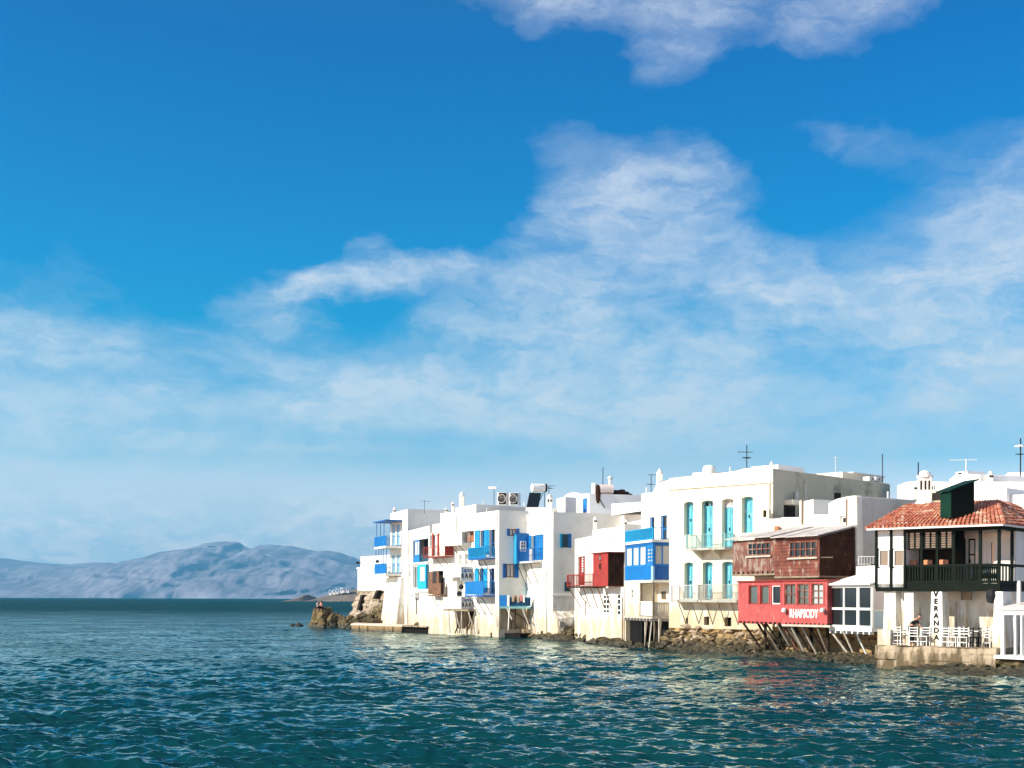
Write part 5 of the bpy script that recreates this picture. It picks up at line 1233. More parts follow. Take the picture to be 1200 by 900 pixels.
MB().box(FV, FV.hit(1127, 696, -1.2)[0], FV.hit(1138, 696, -1.2)[0], Zv(703), Zv(694), -1.3, -1.1).build('sign_board', 'pole_wood', hv2)
for f in (.25, .4): s = FV.hit(1120 + f * 20, 720, -1.8)[0]; MB().tube(FV.p(s, zq + .1, -1.25), FV.p(s, Zv(706), -1.25), .04, 6).build('pipe', 'pinkish', hv2)
s, z = FV.hit(1161, 698, .1); MB().lathe(FV.p(s, z, .0), [(.05, -.35), (.2, -.3), (.26, 0), (.22, .25), (.05, .32)], 10).tube(FV.p(s, z + .3, 0), FV.p(s, zb - .2, 0), .02).build('lantern', 'dark_metal', hv2)

# ================================================================== quay and terraces
Q = FF(1034, 61.3, 1168, 57.4)
pq = [Q.p(-.3, 0, .12), Q.p(Q.L, 0, .1), Q.p(Q.L, 0, -14), Q.p(-.3, 0, -14)]; pq2 = [Q.p(-.3, 0), Q.p(Q.L, 0), Q.p(Q.L, 0, -14), Q.p(-.3, 0, -14)]
qo = stone_block(None, 'quay', pq, pq2, -.6, zq, 'quay_plaster', 30, .07, 3); tag(qo, kind='structure')
Q2 = FF(1169, 57.2, 1230, 55.0); zq2 = Q2.hit(1180, 768)[1]
pq = [Q2.p(0, 0, .25), Q2.p(Q2.L, 0, .25), Q2.p(Q2.L, 0, -6), Q2.p(0, 0, -6)]; pq2 = [Q2.p(0, 0), Q2.p(Q2.L, 0), Q2.p(Q2.L, 0, -6), Q2.p(0, 0, -6)]
qo = stone_block(None, 'quay', pq, pq2, -.6, zq2 - .16, 'rock_moss', 22, .3, 9); tag(qo, kind='structure')
# pergola porch at the right edge
pg = thing('porch', 'white timber porch with pale pink awning at the right edge of the quay', 'porch', Q2.p(1, zq2, -1))
MB().box(Q2, -.1, Q2.L, zq2 - .155, zq2, -3, .12).build('deck', 'white_paint', pg)
sP = lambda px, o=0: Q2.hit(px, 740, o)[0]
zbm = Q2.hit(1185, 720)[1]
MB().box(Q2, -.05, Q2.L, zbm - .02, zbm + .2, -.1, .06).build('beam', 'white_paint', pg)
for a, c in ((1173, 1176.5), (1188.5, 1190.5), (1196, 1198)): MB().box(Q2, sP(a), sP(c), zq2, zbm - .022, -.1, .02).build('post', 'white_paint', pg)
MB().box(Q2, sP(1178.5), sP(1188), zq2, zbm - .03, -1.2, -1.1).build('screen', 'grey_or_shaded', pg)  # grey puts the shade between the posts into the wall colour
MB().box(Q2, sP(1189), Q2.L, zq2, zq2 + 1.3, -1.25, -1.15).build('parapet', 'white', pg)
MB().box(Q2, sP(1189), Q2.L, zq2, zbm - .03, -2.6, -2.5).build('back_wall', 'tan_wall', pg)
mb = MB(); mb.hexa([Q2.p(.05, zbm + .21, .15), Q2.p(Q2.L, zbm + .21, .15), Q2.p(Q2.L, zbm + .52, -2.2), Q2.p(.05, zbm + .52, -2.2), Q2.p(.05, zbm + .3, .15), Q2.p(Q2.L, zbm + .3, .15), Q2.p(Q2.L, zbm + .6, -2.2), Q2.p(.05, zbm + .6, -2.2)]); mb.build('awning', 'awning', pg)
for px in (1194, 1204): MB().lathe(Q2.p(sP(px, -.9), zbm + .5, -.9), [(.1, 0), (.09, .9), (.05, 1.0)], 8).build('finial_post', 'white', pg)
# low promenade at the far end
QF = FF(411, 136, 511, 114.5); zf_ = QF.hit(440, 732.5)[1]
a_, b2_ = FF(411, 127.5, 471, 121.5), FF(470.5, 122, 516, 113.5)
zf_ = 3.2 - (732.8 - 701.5) * 126 / 1500
pf = [a_.p(0, 0, .1), a_.p(a_.L, 0, .1), F2.p(3, 0, .6), F1.p(0, 0, -3), F0.p(0, 0, 0)]; pf2 = [a_.p(0, 0), a_.p(a_.L, 0), F2.p(3, 0, .6), F1.p(0, 0, -3), F0.p(0, 0, 0)]
mb = MB(); mb.prism(pf2, zf_ - .02, zf_ + .12); qo = mb.build('quay', 'pinkish', None); tag(qo, kind='structure')
for k in range(6):
    f0, f1 = k / 6 + .004, (k + 1) / 6 - .004; sk = random.uniform(-.06, .06)
    mb = MB(); mb.box(a_, a_.L * f0, a_.L * f1, -.5, zf_ - .03, -1.5, -.02 + sk); o_ = mb.build('quay', 'rock_tan', None, bevel=.06); tag(o_, kind='structure')
bb_ = Face(a_.p(a_.L, 0)[:2], F2.p(7.2, 0, .25)[:2])
mb = MB(); mb.box(bb_, .02, bb_.L, -.5, zf_ - .02, -.9, -.3); o_ = mb.build('quay', 'black', None); tag(o_, kind='structure')
mb = MB(); mb.box(bb_, .0, bb_.L, zf_ - .018, zf_ + .10, -1.2, -.0); o_ = mb.build('quay', 'quay_plaster', None); tag(o_, kind='structure')

# ================================================================== rocks along the waterline
def rocks(name, line, n, size, mat, h=1.0, spread=1.2, seed=0, squash=.7, zmax=None):
    """boulders heaped along a waterline; line = (x, y) ground points"""
    rnd = random.Random(seed); mb = MB(); segs = [(Vector(a), Vector(b_)) for a, b_ in zip(line, line[1:])]; tl = sum((b_ - a).length for a, b_ in segs)
    for i in range(n):
        t = tl * (i + rnd.random()) / n
        for a, b_ in segs:
            l = (b_ - a).length
            if t <= l: break
            t -= l
        p = a.lerp(b_, min(1, t / l)); d = (b_ - a).normalized(); nn = Vector((d.y, -d.x)); w = rnd.random(); r_ = size * (.55 + .9 * rnd.random() ** 1.5)
        q_ = p - nn * (spread * w) ; z = h * w * (.6 + .5 * rnd.random()) - .1 * r_
        mb.blobmesh((q_.x, q_.y, z), (r_ * rnd.uniform(.8, 1.5), r_ * rnd.uniform(.8, 1.4), r_ * squash), .35, 1.4, 2, 1, rnd.random() * 50)
    o = mb.build(name, mat, None); tag(o, kind='structure'); return o
W_ = lambda px, py: ((px - 600) / 1500 * (4800 / (py - (702.2 + (px - 600) * .004))), 4800 / (py - (702.2 + (px - 600) * .004)))
rocks('shore_rocks', [F0.p(-1.6, 0, 1.6)[:2], F0.p(F0.L, 0, 2.4)[:2]], 90, .30, 'rock_moss', 1.5, 1.3, 1)
rocks('shore_rocks', [W_(492, 741.5), W_(515, 741), W_(552, 744.5)], 40, .42, 'rock_moss', .7, 1.0, 2)
rocks('shore_rocks', [W_(545, 743.5), W_(578, 745.5)], 22, .4, 'rock_tan', .6, .8, 3)
rocks('shore_rocks', [W_(585, 746.5), W_(618, 747.5), W_(650, 750.5), W_(688, 752.5)], 70, .45, 'rock_moss', .9, 1.6, 4)
rocks('shore_rocks', [W_(618, 747), W_(650, 749.5)], 20, .4, 'rock_tan', .8, 1.0, 5)
rocks('shore_rocks', [W_(688, 754), W_(735, 758.5)], 40, .30, 'rock_moss', .35, .5, 6)
rocks('shore_rocks', [W_(733, 759), W_(788, 762.5)], 90, .27, 'rock_moss', .45, 1.7, 7)
rocks('shore_rocks', [W_(782, 762.5), W_(830, 766), W_(870, 769)], 170, .25, 'rock_moss', .42, 1.5, 8)
rocks('shore_rocks', [F9.p(-.2, 0, .3)[:2], F9.p(F9.L, 0, .25)[:2]], 170, .20, 'rock_pale', 1.55, .35, 9)
rocks('shore_rocks', [F9.p(-.2, 0, .9)[:2], F9.p(F9.L + 1, 0, .8)[:2]], 150, .26, 'rock_brown', 1.15, .8, 19)
rocks('shore_rocks', [W_(862, 768.5), W_(900, 771), W_(960, 775), W_(1036, 781.5)], 260, .20, 'rock_moss', .36, 1.6, 10)
rocks('shore_rocks', [W_(1030, 781), W_(1075, 785), W_(1120, 789), W_(1165, 793), W_(1230, 797)], 260, .22, 'rock_moss', .30, 1.3, 11, .5)
rocks('shore_rocks', [W_(1040, 780), W_(1080, 782), W_(1110, 784)], 24, .34, 'rock_tan', .5, .8, 12)
# masonry plinth behind the rocks
PL = F9.off(.02); pw_ = [PL.p(-.1, 0, .3), PL.p(PL.L + .2, 0, .3), PL.p(PL.L + .2, 0, -3), PL.p(-.1, 0, -3)]; pt_ = [PL.p(-.1, 0), PL.p(PL.L + .2, 0), PL.p(PL.L + .2, 0, -3), PL.p(-.1, 0, -3)]
stone_block(h9, 'plinth', pw_, pt_, -.4, zb9 - .01, 'rock_tan', 24, .25, 2)
# dark slipway under the laundry balcony
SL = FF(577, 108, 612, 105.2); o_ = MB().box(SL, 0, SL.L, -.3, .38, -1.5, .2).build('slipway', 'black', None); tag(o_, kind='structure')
# ground the town stands on
o_ = MB().prism([F0.p(-.5, 0, -1)[:2], F1.p(0, 0, -1)[:2], F2.p(0, 0, -1.5)[:2], F3.p(0, 0, -1.2)[:2], F4.p(4, 0, -1.2)[:2], F5.p(5, 0, -1.2)[:2], F7.p(2, 0, -1)[:2], F8.p(3, 0, -1)[:2], F9.p(5, 0, -1)[:2], FW.p(2, 0, -1.5)[:2], FW.p(FW.L, 0, -1.5)[:2], Q.p(3, 0, -3)[:2], Q2.p(5, 0, -3)[:2], (90, 60), (90, 170), (-12, 170)], -.5, .7).build('ground', 'tan_wall', None); tag(o_, kind='structure')

# the outcrop where the couple sits
def outcrop(name, label, px, py, w, hgt, mat, seed, sub=4, dx=0, dep=.9):
    x, y = W_(px, py); 
    import bmesh
    mb = MB(); ww = w / FPX * y; hh = hgt / FPX * y
    mb.blobmesh((x, y + ww * dep * .5, hh * .18), (ww / 2, ww * dep / 2, hh * .82), .34, 1.5, sub, 1, seed)
    for i, v in enumerate(mb.v):                      # broad foot, narrower broken top
        k = 1.12 - .42 * max(0, v[2]) / max(hh, .1); mb.v[i] = (x + (v[0] - x) * k, y + (v[1] - y) * k, v[2] + .12 * hh * mnoise.noise(Vector(v) * 1.1) * (1 if v[2] > .3 else 0))
    o = mb.build(name, mat, None); return tag(o, label, 'rock', 'rocks off the seaward tip')
outcrop('boulder', 'tall ochre outcrop with a seated couple on top', 378, 735.2, 36, 24, 'rock_ochre', 3)
outcrop('boulder', 'dark brown hump joined to the right of the tall ochre outcrop', 392, 735.5, 26, 15, 'rock_brown', 12)
outcrop('boulder', 'low dark rock nearest the ruined stone base', 406, 736.8, 18, 12, 'rock_brown', 21)
outcrop('boulder', 'small pale rock perched between the dark hump and the stone base', 401, 734, 9, 13.5, 'rock_pale', 33)
outcrop('boulder', 'flat rock awash just left of the ochre outcrop', 350, 733.8, 9, 3.6, 'rock_brown', 40)
outcrop('boulder', 'lowest rock, farthest out from the tip', 342.5, 733.6, 8, 2.6, 'rock_brown', 44)

# ================================================================== people
def skinned(name, mat, joints, edges, parent, sub=2):
    me = bpy.data.meshes.new(name); off = worldloc(parent)
    me.from_pydata([tuple(Vector(j[0])) for j in joints], edges, []); me.update(); me.materials.append(MATS[mat])
    o = bpy.data.objects.new(name, me); COL.objects.link(o); o.parent = parent
    sk = o.modifiers.new('skin', 'SKIN'); sk.use_smooth_shade = True
    for v, j in zip(me.skin_vertices[0].data, joints): v.radius = (j[1], j[1]) if not isinstance(j[1], tuple) else j[1]
    me.skin_vertices[0].data[0].use_root = True
    ss = o.modifiers.new('subsurf', 'SUBSURF'); ss.levels = sub; ss.render_levels = sub
    return o
def seated(px, py, d, face, skin_c, top_c, leg_c, hair_l, label, lean=0.0):
    """a seated figure; px,py is where the seat touches, face = heading in degrees"""
    x, y = at(px, d); z = zat(px, py, d); t = thing('person', label, 'person', (x, y, z), 'people sitting on the outcrop'); t.rotation_euler = (0, 0, rad(face))
    # local frame: +x forward
    bj = [((0, 0, .10), .12), ((.03, 0, .30), .12), ((.06 + lean, 0, .50), .13), ((.08 + lean, 0, .60), .055), ((.10 + lean, 0, .70), .085), ((.12 + lean, 0, .80), .095),
          ((.07 + lean, .19, .55), .05), ((.14 + lean, .24, .32), .042), ((.36, .12, .28), .03), ((.40, .10, .28), .035), ((.07 + lean, -.19, .55), .05), ((.14 + lean, -.24, .32), .042), ((.36, -.12, .28), .03), ((.40, -.10, .28), .035),
          ((.02, .11, .08), .085), ((.42, .14, .26), .065), ((.50, .14, -.12), .05), ((.60, .14, -.16), .035), ((.02, -.11, .08), .085), ((.42, -.14, .26), .065), ((.50, -.14, -.12), .05), ((.60, -.14, -.16), .035)]
    be = [(0, 1), (1, 2), (2, 3), (3, 4), (4, 5), (2, 6), (6, 7), (7, 8), (8, 9), (2, 10), (10, 11), (11, 12), (12, 13), (0, 14), (14, 15), (15, 16), (16, 17), (0, 18), (18, 19), (19, 20), (20, 21)]
    skinned('body', skin_c, bj, be, t)
    top = skinned('shirt', top_c, [((0, 0, .12), .135), ((.03, 0, .30), .135), ((.06 + lean, 0, .49), .145), ((.07 + lean, .19, .54), .062), ((.11 + lean, .22, .42), .056), ((.07 + lean, -.19, .54), .062), ((.11 + lean, -.22, .42), .056)], [(0, 1), (1, 2), (2, 3), (3, 4), (2, 5), (5, 6)], t)
    skinned('trousers', leg_c, [((0, 0, .07), .125), ((.02, .11, .08), .098), ((.42, .14, .26), .076), ((.49, .14, -.06), .06), ((.02, -.11, .08), .098), ((.42, -.14, .26), .076), ((.49, -.14, -.06), .06)], [(0, 1), (1, 2), (2, 3), (0, 4), (4, 5), (5, 6)], t)
    hj = [((.09 + lean, 0, .86), .085), ((.05 + lean, 0, .78), .09)] + ([((.0 + lean, 0, .64), .07), ((-.03 + lean, 0, .50), .05)] if hair_l else [])
    skinned('hair', 'hair', hj, [(i, i + 1) for i in range(len(hj) - 1)], t)
    return t
seated(372.4, 713.0, 142, -40, 'skin', 'cloth_white', 'cloth_black', False, 'seated person in a white top on the outcrop, nearer the open sea', .02)
seated(377.6, 713.0, 141.6, -150, 'skin', 'cloth_pink', 'cloth_black', True, 'seated long-haired person in a pinkish top facing their companion on the outcrop', .05)
# waiter bending over a chair on the terrace
def leaning(px, d, label):
    x, y = at(px, d); t = thing('person', label, 'person', (x, y, zq)); t.rotation_euler = (0, 0, rad(-18))
    bj = [((0, 0, .86), .12), ((.08, 0, 1.05), .125), ((.26, 0, 1.22), .135), ((.33, 0, 1.30), .055), ((.40, 0, 1.36), .08), ((.45, 0, 1.42), .095),
          ((.26, .19, 1.20), .055), ((.40, .22, .98), .042), ((.55, .18, .80), .032), ((.60, .17, .76), .035), ((.26, -.19, 1.20), .055), ((.40, -.22, .98), .042), ((.55, -.18, .80), .032), ((.60, -.17, .76), .035),
          ((0, .10, .82), .09), ((.03, .11, .46), .065), ((-.02, .11, .09), .045), ((.12, .12, .04), .04), ((0, -.10, .82), .09), ((.08, -.12, .46), .065), ((.08, -.12, .09), .045), ((.2, -.12, .04), .04)]
    be = [(0, 1), (1, 2), (2, 3), (3, 4), (4, 5), (2, 6), (6, 7), (7, 8), (8, 9), (2, 10), (10, 11), (11, 12), (12, 13), (0, 14), (14, 15), (15, 16), (16, 17), (0, 18), (18, 19), (19, 20), (20, 21)]
    skinned('body', 'skin', bj, be, t)
    skinned('shirt', 'cloth_black', [((0, 0, .88), .135), ((.08, 0, 1.05), .138), ((.26, 0, 1.21), .15), ((.26, .19, 1.19), .068), ((.38, .215, 1.0), .055), ((.26, -.19, 1.19), .068), ((.38, -.215, 1.0), .055)], [(0, 1), (1, 2), (2, 3), (3, 4), (2, 5), (5, 6)], t)
    skinned('trousers', 'cloth_black', [((0, 0, .84), .13), ((0, .10, .82), .105), ((.03, .11, .46), .08), ((-.02, .11, .12), .06), ((0, -.10, .82), .105), ((.08, -.12, .46), .08), ((.08, -.12, .12), .06)], [(0, 1), (1, 2), (2, 3), (0, 4), (4, 5), (5, 6)], t)
    skinned('hair', 'hair', [((.43, 0, 1.49), .085), ((.38, 0, 1.42), .085)], [(0, 1)], t)
    return t
leaning(1067.5, 60.6, 'person in black leaning over a white chair on the quay terrace')

# ================================================================== chairs and tables on the terrace
def make_chair(mat, label, group):
    t = thing('chair', label, 'chair', (0, 0, 0), group); w = .2
    for sx in (-1, 1):
        MB().wbox(sx * w - .016, sx * w + .016, -.195, -.163, 0, .44).build('leg', mat, t); MB().wbox(sx * w - .016, sx * w + .016, .163, .195, 0, .92).build('leg', mat, t)
    MB().wbox(-.22, .22, -.22, .21, .44, .475).build('seat', mat, t)
    mb = MB()
    for z in (.58, .70, .83): mb.wbox(-w + .02, w - .02, .165, .19, z, z + .04)
    mb.build('backrest', mat, t); mb = MB()
    for y in (-.18, .18): mb.wbox(-w + .02, w - .02, y - .01, y + .01, .2, .23)
    mb.build('stretcher', mat, t); return t
def dup(o, parent=None):
    c = o.copy(); COL.objects.link(c); c.parent = parent
    for ch_ in o.children: dup(ch_, c)
    return c
def make_table(mat, label):
    t = thing('table', label, 'table', (0, 0, 0), 'small square tables on the quay terrace')
    MB().wbox(-.35, .35, -.35, .35, .70, .74).build('tabletop', mat, t)
    for sx in (-.28, .28):
        for sy in (-.28, .28): MB().wbox(sx - .025, sx + .025, sy - .025, sy + .025, 0, .699).build('leg', mat, t)
    return t
cw = make_chair('white_paint', 'x', 'white slatted chairs on the quay terrace'); cd_ = make_chair('cloth_black', 'x', 'dark slatted chairs on the quay terrace')
tb = make_table('white_paint', 'x'); used = set()
fa = math.atan2(FV.u.y, FV.u.x)
for src, px, d, rz, lab in [
    (cw, 1054, 61.2, 80, 'white chair at the left end of the terrace, behind the corner column'), 
    (cw, 1072.5, 60.2, 90, 'white chair being leaned on by the person in black'), (cw, 1076, 60.8, 185, 'white chair with its back to the wall just right of the person in black'), (cw, 1083, 60.0, -90, 'white chair closest to the left of the lettered column'),
    (cw, 1109, 59.6, 90, 'first white chair right of the lettered column'), (cw, 1117, 59.2, -90, 'second white chair right of the lettered column, facing back to it'),
    (cw, 1123, 59.9, 170, 'third white chair right of the lettered column, at the middle table'), (cw, 1129, 58.7, -85, 'white chair just left of the dark chairs'), (cd_, 1139, 58.9, 80, 'dark chair on the left of the dark group'), (cd_, 1145, 58.4, 200, 'dark chair in the middle with its back to the water'),
    (cd_, 1151, 58.7, -85, 'dark chair on the right of the dark group'), (cw, 1157, 58.3, 90, 'white chair just right of the dark group'), (cw, 1163, 58.6, -90, 'white chair nearest the right-hand column'),
    (tb, 1065, 61.3, 0, 'small white table behind the person in black'), (tb, 1113, 60.0, 0, 'small white table right of the lettered column'), (tb, 1134, 59.6, 0, 'small white table left of the dark chairs'), (tb, 1146, 59.4, 0, 'small white table between the dark chairs')]:
    o = src if src.name not in used else dup(src); used.add(src.name); used.add(o.name)
    x, y = at(px, d); o.location = (x, y, zq + .004); o.rotation_euler = (0, 0, fa + rad(rz + 90 if src is not tb else 0)); o['label'] = lab
# low white fence on the left of the terrace
fn = thing('fence', 'low white rail and block at the left corner of the quay terrace edge', 'fence', Q.p(1, zq, -.3)); mb = MB(); railpiece(mb, Q, .1, Q.hit(1062, 750)[0], zq, Q.hit(1060, 741)[1], -.25, 'rail', .4, .02); mb.build('railing', 'white_paint', fn)
MB().box(Q, -.3, Q.hit(1042, 750)[0], zq, Q.hit(1040, 738)[1], -.6, -.1).build('end_block', 'white', fn)

# ================================================================== roofscape behind
def block(name, label, x0, d0, x1, d1, prof, zb, dep, mat='white_clean', **k):
    F = FF(x0, d0, x1, d1); t = thing('house', label, 'house', F.p(F.L / 2, zb), 'houses on the skyline behind the waterfront'); body(t, F, prof, zb, dep, mat, **k); return t, F
# cube with barrel vault and blue door
t, F = block('', 'white rooftop cube left of the barrel vault, behind the house with the blue bay', 652, 117, 662, 115, [(652, 584.5), (662, 582.5)], 6, 4)
tv = thing('barrel_vault', 'white barrel vaulted chapel roof between the cube and the blue door', 'chapel', (*at(670, 117), 9)); mb = MB(); x0, y0 = at(659, 116); x1, y1 = at(684, 115); zb_ = zat(670, 602, 116); n = 14; i0 = len(mb.v)
Fv = Face((x0, y0), (x1, y1)); R = Fv.L / 2; hh = zat(670, 577.5, 116) - zat(670, 586, 116); zs_ = zat(670, 586, 116)
for k in range(n):
    a0, a1 = math.pi * k / n, math.pi * (k + 1) / n
    p0 = (R - R * math.cos(a0), zs_ + hh * math.sin(a0)); p1 = (R - R * math.cos(a1), zs_ + hh * math.sin(a1))
    mb.hexa([Fv.p(p0[0], zb_, 0), Fv.p(p1[0], zb_, 0), Fv.p(p1[0], zb_, -7), Fv.p(p0[0], zb_, -7), Fv.p(p0[0], p0[1], 0), Fv.p(p1[0], p1[1], 0), Fv.p(p1[0], p1[1], -7), Fv.p(p0[0], p0[1], -7)])
mb.build('vault', 'white_clean', tv)
w = dict(s0=R - .45, s1=R + .1, z0=zat(670, 596, 116), z1=zat(670, 590, 116), dep=0); window(tv, Fv, w, 'pole_wood', 'curtain', 1, 1, .08, o=.003)
t, F = block('', 'white rooftop house with a narrow blue door and a water tank on top', 681, 112.5, 690.5, 110.5, [(681, 579), (690.5, 578.6)], 6, 8); w = op(F, 683.8, 584, 688, 600.5, 0); door(t, F, w, 'blue', 1, o=.04)
S_ = F.side(8)
ta, Ft = block('', 'small plain white house low behind the blue door house', 724, 122, 760, 119, [(724, 583), (760, 585)], 6, 5)
t, F = block('', 'long white slab roofed house left of the blue gallery house', 716, 103, 754, 97.5, [(716, 590.5), (754, 588)], zat(730, 601, 100), 6); 
t, F = block('', 'white house behind the red box house, only its top showing under the slab roof', 716, 106, 752, 100, [(716, 603), (752, 603)], 3, 6)
t, F = block('', 'white house with a curved gable between the gallery house and the cream house', 765, 93, 792, 88, [(765, 577), (768, 570), (773, 566), (780, 563.5), (792, 560)], 5, 7)
chimney(t, 772.5, 92.5, 549, 571, 7)
t, F = block('', 'white house right of the cement wall, behind the big chimney', 1051, 84, 1075, 82, [(1051, 569), (1062, 565), (1075, 563.5)], 3, 8)
t, F = block('', 'long white house filling the skyline between the chimney and the green box', 1075, 80, 1112, 78, [(1075, 563.5), (1112, 565)], 3, 6); chimney(t, 1072, 80, 567, 578, 5, kind='round')
w = op(F, 1092, 568.5, 1097.5, 575, 0); window(t, F, w, 'white_paint', 'glass', 2, 1, .06, o=.01)
t, F = block('', 'white house with a small cupola chimney behind the green box', 1112, 76, 1137, 74.5, [(1112, 562), (1119, 557), (1126, 556), (1137, 555.5)], 3, 5)
MB().box(F, *F.rect(1118.5, 552.5, 1132, 557), -1.5, -.1).build('parapet', 'white_clean', t)
MB().box(F, *F.rect(1121.5, 554, 1125.5, 556), -.1, -.08).build('vent', 'dark_inside', t)
t, F = block('', 'tall white house end directly right of the green box', 1134, 72, 1148, 71, [(1134, 555.5), (1148, 556.5)], 3, 4)
t, F = block('', 'white house with a long sloping parapet above the right half of the tiles', 1148, 70.5, 1232, 67, [(1148, 563), (1150, 564.5), (1215, 565), (1232, 565)], 3, 5)
chimney(t, 1160, 71, 552, 566, 6, kind='round')
t, F = block('', 'white house with a slatted gable end at the right edge of the skyline', 1172, 76, 1236, 73, [(1172, 562), (1181, 554), (1236, 553.5)], 3, 5)
for k in range(6): MB().box(F, *F.rect(1183 + k * 3, 555, 1184 + k * 3, 563), .003, .05).build('rib', 'white_clean', t)
t, F = block('', 'low white terrace house directly above the tile ridge', 1134, 66.5, 1179, 65, [(1134, 572.5), (1179, 571.5)], 4, 3)
t, F = block('', 'low white wall house above the tiles at the right edge', 1178, 65.5, 1240, 63, [(1178, 580), (1240, 579)], 4, 3)
t, F = block('', 'dark fronted recess house between the big chimney and the green box', 1088, 70, 1106, 69, [(1088, 577), (1106, 577)], 4, 3, 'tan_wall')
MB().box(F, *F.rect(1092.5, 577.5, 1103, 586), .003, .05).build('dark_front', 'dark_inside', t)  # near-black sheet across the recess front
# roof equipment
def on(px, py, d): x, y = at(px, d); return x, y, zat(px, py, d)
FA1 = FF(582, 116, 607, 115.2)
units = []
units.append(ac_unit(FA1, 582.3, 577, 593.2, 591.8, 'left one of the two big dark-faced units on the roof above the blue balconies', -.7, 0, 'two big rooftop fan units', 'pale_grey', face='black')); units.append(ac_unit(FA1, 596, 577.5, 606.8, 591.8, 'right one of the two big dark-faced units on the roof above the blue balconies', -.7, 0, 'two big rooftop fan units', 'pale_grey', face='black'))

# solar water heater
x, y, z = on(629, 571.5, 110); sh = thing('solar_heater', 'solar water heater with white tank over a dark tilted panel', 'solar heater', on(629, 597, 110))
MB().tube((x - .45, y - .1, z - .02), (x + .62, y + .25, z), .36, 14).build('tank', 'white_paint', sh, False); MB().tube((x + .62, y + .25, z), (x + .78, y + .3, z), .37, 14).build('tank_end', 'dark_metal', sh)
mb = MB(); mb.hexa([(x - .9, y - .9, z - 1.75), (x + .1, y - .55, z - 1.75), (x + .35, y - .1, z - .5), (x - .65, y - .45, z - .5), (x - .92, y - .85, z - 1.7), (x + .08, y - .5, z - 1.7), (x + .33, y - .05, z - .45), (x - .67, y - .4, z - .45)]); mb.build('panel', 'glass', sh)
for dx_ in (-.35, .65): MB().tube((x + dx_, y + .3, z), (x + dx_, y + .3, z - 1.85), .03, 5).build('leg', 'dark_metal', sh)
MB().tube((x + .62, y + .25, z - .2), (x - .1, y - .5, z - 1.8), .03, 5).build('brace', 'dark_metal', sh)
x, y, z = on(628, 600, 109.5); MB().wbox(x - .9, x + .9, y - .8, y + .8, z - .3, z + .35).build('plinth', 'white_clean', sh)
# water tank and clutter
x, y, z = on(705, 573, 112); wt = thing('water_tank', 'pale salmon rooftop water tank lying on its side', 'water tank', on(705, 579, 112)); MB().tube((x - .55, y, z), (x + .95, y + .3, z), .42, 14).build('tank', 'awning', wt); MB().wbox(x - .9, x - .6, y - .3, y + .3, z - .5, z + .5).build('end_wall', 'white_clean', wt); MB().wbox(x - .4, x + .8, y - .2, y + .4, z - .55, z - .4).build('cradle', 'pole_wood', wt)
x, y, z = on(700, 578, 111); tp = thing('tarpaulin', 'furled brown tarpaulin hanging in front of the water tank', 'tarpaulin', (x, y, z - 1)); MB().lathe((x, y - .3, z - .9), [(.08, 0), (.2, .3), (.24, .9), (.18, 1.4), (.1, 1.6)], 8, 1, .6).build('cloth', 'dark_or_shaded_wood', tp); MB().tube((x, y - .3, z - .3), (x + .6, y - .3, z - 1.3), .04, 5).build('pole', 'dark_pole', tp)
x, y, z = on(714.5, 566, 113); fl = thing('flue', 'white metal flue pipe with a cowl right of the water tank', 'flue', on(714.5, 576, 113)); MB().tube((x, y, z - .9), (x, y, z + .3), .14, 8).build('pipe', 'white_paint', fl); MB().lathe((x, y, z + .3), [(.13, 0), (.24, .08), (.2, .25), (.05, .32)], 10).build('cowl', 'pale_grey', fl)
x, y, z = on(725, 579, 113); dr = thing('tarpaulin', 'dark brown covered heap on the roof right of the flue pipe', 'covered heap', (x, y, z - .3)); MB().blobmesh((x, y, z), (.75, .5, .42), .3, 1.2, 3, 1, 5).blobmesh((x + .6, y, z - .1), (.5, .4, .3), .3, 1.4, 3, 1, 8).build('cover', 'dark_or_shaded_wood', dr)
antenna(706, 112, 547.5, 572, 'plain blue-grey mast above the water tank', r=.035)
antenna(497, 123, 586, 600, 'small dark antenna on the far white roof behind the narrow house', [(.9, .9, 5, 20)], .022)
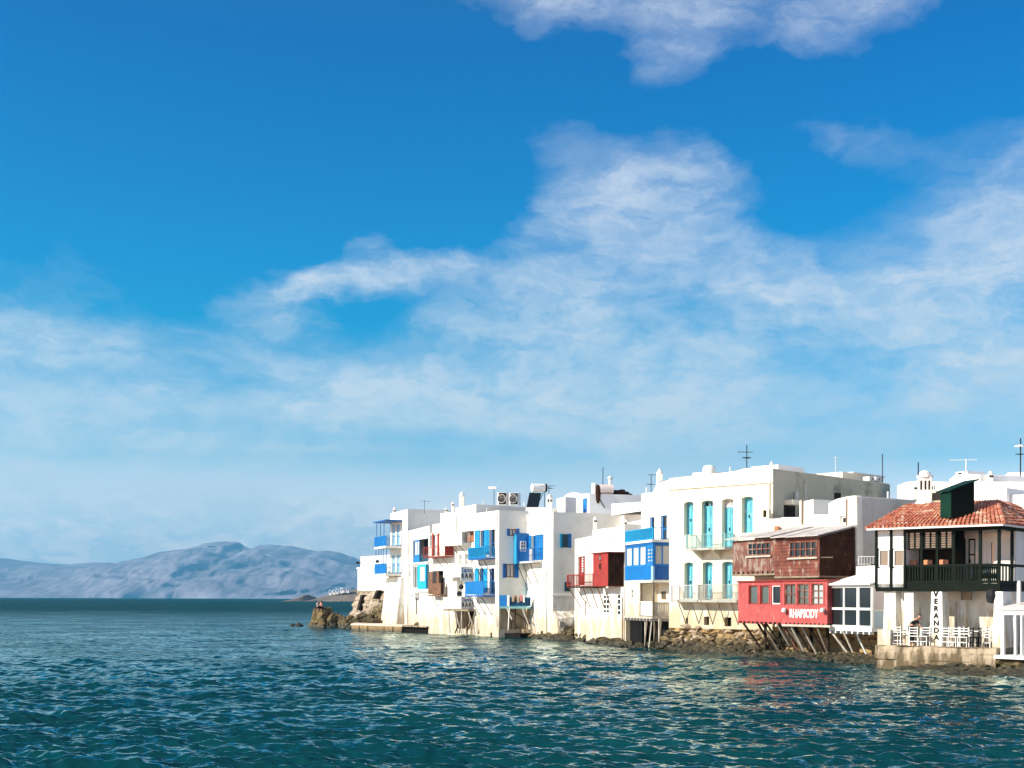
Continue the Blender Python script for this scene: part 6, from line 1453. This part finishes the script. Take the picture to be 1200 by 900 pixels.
t = antenna(578.5, 116, 571, 594, 'short mast with a white flat panel beside the two fan units'); x, y, z = on(577, 571.5, 116); MB().wbox(x - .4, x + .3, y - .1, y + .1, z - .12, z + .12).build('panel', 'white_paint', t)
antenna(642.8, 107, 569, 599, 'thin mast with crossed elements beside the solar heater', [(.98, 1.3, 5, 160), (.9, .7, 4, 60)])
antenna(762.5, 92, 556, 577, 'dark mast with small arms in front of the white chimney', [(.98, .5, 3, 10), (.5, .5, 4, 200)], .028)
antenna(874.5, 78, 521, 550, 'tallest mast on the cream house roof with side panels', [(.72, .9, 5, 185), (.5, .6, 4, 250)], .028)
antenna(978.5, 84, 535, 557, 'faint thin mast above the middle of the cement wall', [(.95, .3, 3, 0)], .02, 'pale_grey')
antenna(1033.5, 86, 532, 562, 'thin bare mast at the far end of the cement wall', r=.03)
antenna(1075.5, 76, 542, 562, 'short bare mast left of the big chimney', r=.035)
antenna(1131.5, 74, 538, 556, 'white TV aerial with a long arm above the tiled house', [(.95, 1.5, 6, 170)], .03, 'white_paint')
antenna(1195.3, 72, 513.5, 558, 'tall lattice-like mast at the right edge of the skyline', [(.8, .3, 4, 10), (.6, .3, 3, 90)], .035)
x, y, z = on(1194.5, 522.5, 72); ds = thing('dish', 'pale round dish on the tall mast at the right edge', 'dish', (x, y, z)); MB().lathe((0 + x, y, z - .05), [(.3, .0), (.28, .06), (.05, .12)], 12).build('bowl', 'white_paint', ds)

# more of the roof clutter: small vents and pipes on the flat roofs
def roofpipe(h, px, d, y0, y1, r=.05, mat='pale_grey'):
    x, y = at(px, d); MB().tube((x, y, zat(px, y1, d) - .3), (x, y, zat(px, y0, d)), r, 6).build('vent_pipe', mat, h)
roofpipe(h3, 566, 118, 586, 593); roofpipe(h3, 614, 119, 588, 593, .07); roofpipe(h5, 660, 106, 596, 602); roofpipe(h9, 855, 84, 547, 553); roofpipe(h10, 1040, 75, 576, 584, .06); roofpipe(h4, 570, 110, 595, 600); roofpipe(h8, 757, 92, 571, 579, .06)
